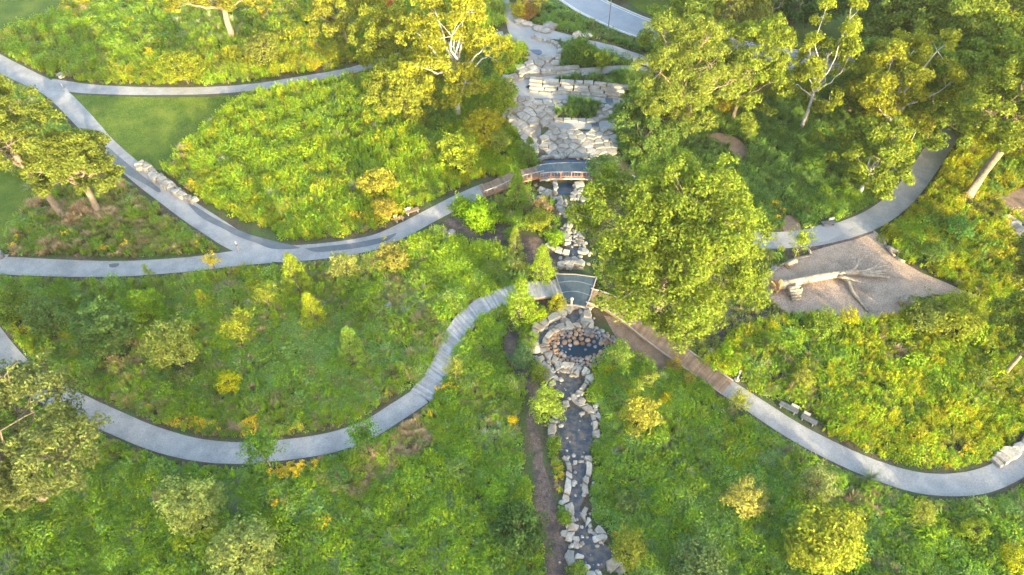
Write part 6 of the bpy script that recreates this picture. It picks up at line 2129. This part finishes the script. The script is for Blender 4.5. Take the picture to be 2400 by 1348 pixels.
def scatter(name, label, xyz, mixes, sizes, clear):
    n = len(xyz)
    shape = np.zeros(n, np.int32)
    tint = np.zeros((n, 4), np.float32)
    tint[:, 3] = 1
    grow = np.zeros((n, 3), np.float32)
    low = vnoise(xyz[:, 0], xyz[:, 1], 0.22, 2.0) * 0.07 + vnoise(xyz[:, 0], xyz[:, 1], 0.8, 9.0) * 0.08
    hump = np.clip(1 + 0.34 * vnoise(xyz[:, 0], xyz[:, 1], 0.7, 7.0), 0.45, 1.7)
    for mx in set(mixes):
        ii_ = np.where(mixes == mx)[0]
        w = np.array([m[0] for m in MIX[mx]], float)
        # kinds gather in drifts: weight by a slow wave per kind
        W = np.stack([w[k] * np.clip(1 + 0.85 * vnoise(xyz[ii_, 0], xyz[ii_, 1], 0.27, 11.3 * (k + 1)), 0.05, 3) for k in range(len(w))], 1)
        W /= W.sum(1)[:, None]
        c = W.cumsum(1)
        pick = (rngm.rand(len(ii_))[:, None] > c).sum(1).clip(0, len(w) - 1)
        for k, (wt, sh, ti, hf) in enumerate(MIX[mx]):
            j = ii_[pick == k]
            if not len(j):
                continue
            shape[j] = np.array(SP[sh])[rngm.randint(0, len(SP[sh]), len(j))]
            base = np.array(TI[ti])[rngm.randint(0, 3, len(j))]
            v = (1 + low[j] + rngm.uniform(-.2, .2, len(j)))[:, None]
            tint[j, :3] = base * v * 1.68
            s = sizes[j] * rngm.uniform(.75, 1.25, len(j))
            grow[j] = np.stack([s, s, s * hf * hump[j] * rngm.uniform(.8, 1.15, len(j))], 1)
    near = np.isin(shape, SP['mound'] + SP['fountain']) & (clear < 0.95)          # keep the big ones off the paths
    shape[near] = np.array(SP['broad'])[rngm.randint(0, 4, int(near.sum()))]
    edge = np.clip(0.55 + 0.45 * clear / 0.9, 0.55, 1.0)
    grow *= edge[:, None].astype(np.float32)
    me = bpy.data.meshes.new(name)
    me.vertices.add(n)
    me.vertices.foreach_set('co', np.asarray(xyz, np.float32).ravel())
    a = me.attributes.new('shape', 'INT', 'POINT')
    a.data.foreach_set('value', shape)
    a = me.attributes.new('turn', 'FLOAT_VECTOR', 'POINT')
    tv = np.stack([rngm.normal(0, .1, n), rngm.normal(0, .1, n), rngm.uniform(0, 6.283, n)], 1)
    a.data.foreach_set('vector', tv.astype(np.float32).ravel())
    a = me.attributes.new('grow', 'FLOAT_VECTOR', 'POINT')
    a.data.foreach_set('vector', grow.ravel())
    a = me.attributes.new('tint', 'FLOAT_COLOR', 'POINT')
    a.data.foreach_set('color', tint.ravel())
    o = obj(name, me)
    md = o.modifiers.new('plants', 'NODES')
    md.node_group = SCATTER
    tag(o, label, 'plants', kind='stuff')
    return o


taken = np.zeros(len(CD), bool)
for (nm, lab, poly, mix) in BEDS:
    m = ~taken & inpoly(pu, pv, poly)
    i = np.where(m)[0]
    taken |= m
    if mix == 'sparse':
        i = i[rngm.rand(len(i)) < 0.45]
    mixes = np.full(len(i), mix, dtype=object)
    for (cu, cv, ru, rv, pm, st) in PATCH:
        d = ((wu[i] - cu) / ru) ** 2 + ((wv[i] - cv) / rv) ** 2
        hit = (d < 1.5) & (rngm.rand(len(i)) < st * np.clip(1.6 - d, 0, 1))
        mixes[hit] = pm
    sz = CD[i, 2].copy()
    xyz = np.stack([CD[i, 0], CD[i, 1], hz[i]], 1)
    scatter('meadow_plants', lab, xyz, mixes, sz, CLR[i])
# anything left over in the outer country: rough cover
i = np.where(~taken & ((pu < -50) | (pu > 2450) | (pv < 0) | (pv > 1348)))[0]
if len(i):
    scatter('rough_cover', 'rough plant cover beyond the edges of the beds', np.stack([CD[i, 0], CD[i, 1], hz[i]], 1), np.full(len(i), 'mixed', dtype=object), CD[i, 2], CLR[i])
# prominent fountain grasses, one thing each
FG = []
for k in range(4):
    v_, f_ = blade_arr(g, 110, 1.25, 1.0, 0.045, 3, 0.9)
    FG.append(mesh_np('fountain_grass', v_, f_, M['leaf'], attrs={'tone': np.ones(len(v_))}))
for k, (u, v, c, sc, lab) in enumerate((
        (540, 672, 'p', 1.5, 'pale fountain grass tuft below the left path near the junction'),
        (650, 326, 'p', 1.3, 'pale feathery grass tuft high in the central meadow'),
        (575, 395, 'p', 1.4, 'tall straw coloured grass tuft at the left of the central meadow'),
        (712, 472, 'p', 1.4, 'straw coloured grass tuft low in the central meadow'),
        (828, 440, 'b', 1.5, 'grey green grass tuft left of the golden orange shrub'),
        (950, 465, 'p', 1.5, 'pale grass tuft beside the golden shrub and the benches'),
        (910, 372, 'b', 1.4, 'whitish grass tuft in the right half of the central meadow'),
        (642, 1158, 'b', 1.4, 'blue grey grass tuft below the orange yellow flowers'),
        (538, 1208, 'b', 1.5, 'blue grey grass tuft between the two silvery willows'),
        (548, 1135, 'b', 1.3, 'blue grey grass tuft above the silvery willow'),
        (308, 1252, 'b', 1.5, 'blue grey grass tuft left of the silvery willows'),
        (808, 1318, 'b', 1.6, 'large blue grey grass tuft at the bottom edge, right of the willows'),
        (1036, 1306, 'b', 1.5, 'blue grey grass tuft near the dark round shrub'),
        (745, 1268, 'b', 1.2, 'small blue grey grass tuft in the dense green bed'),
        (14, 1318, 'b', 1.6, 'blue grey grass tuft in the bottom left corner'),
        (1080, 1185, 'b', 1.3, 'blue grey grass tuft above the dark round shrub'),
        (930, 1056, 'p', 1.4, 'pale green grass tuft in the dry brown patch'),
        (2042, 1120, 'b', 1.2, 'blue grey grass tuft against the lower edge of the right hand path'),
        (860, 902, 'b', 1.1, 'grey grass tuft in the ivy like bed'),
        (990, 826, 'p', 1.3, 'pale grass tuft left of the boardwalk bend'))):
    p = U(u, v, 0.3)
    o = obj('fountain_grass', FG[k % 4], loc=(p.x, p.y, p.z - 0.3), rz=k * 1.3, scale=sc, color=(0.24, 0.24, 0.13) if c == 'p' else (0.17, 0.215, 0.135))
    tag(o, lab, 'grass tuft', 'fountain grass tufts', 'thing')
# ------------------------------------------------------------------ morning haze
HAZE = 0.00007
hm, hnt, hout = new_mat('haze')
hv = nd(hnt, 'ShaderNodeVolumePrincipled')
hv.inputs['Color'].default_value = (0.98, 0.94, 0.85, 1)
hv.inputs['Density'].default_value = HAZE
hv.inputs['Anisotropy'].default_value = 0.0
hnt.links.new(hv.outputs[0], hout.inputs['Volume'])
xa, xb, ya, yb = xs[0] - 5, xs[-1] + 5, ys[0] - 5, ys[-1] + 5
HVv = [(x, y, z) for z in (-1.6, 62.0) for x, y in ((xa, ya), (xb, ya), (xb, yb), (xa, yb))]
haze = obj('haze', mesh_py('haze', HVv, BOXF, hm))
tag(haze, 'thin warm haze filling the air over the whole park', 'haze', kind='stuff')
print('plants', len(CD), 'objects', len(bpy.data.objects))
print('TRIS', sum(sum(len(q.vertices) - 2 for q in m.polygons) if len(m.polygons) < 200 else len(m.polygons) * 2 for m in bpy.data.meshes))
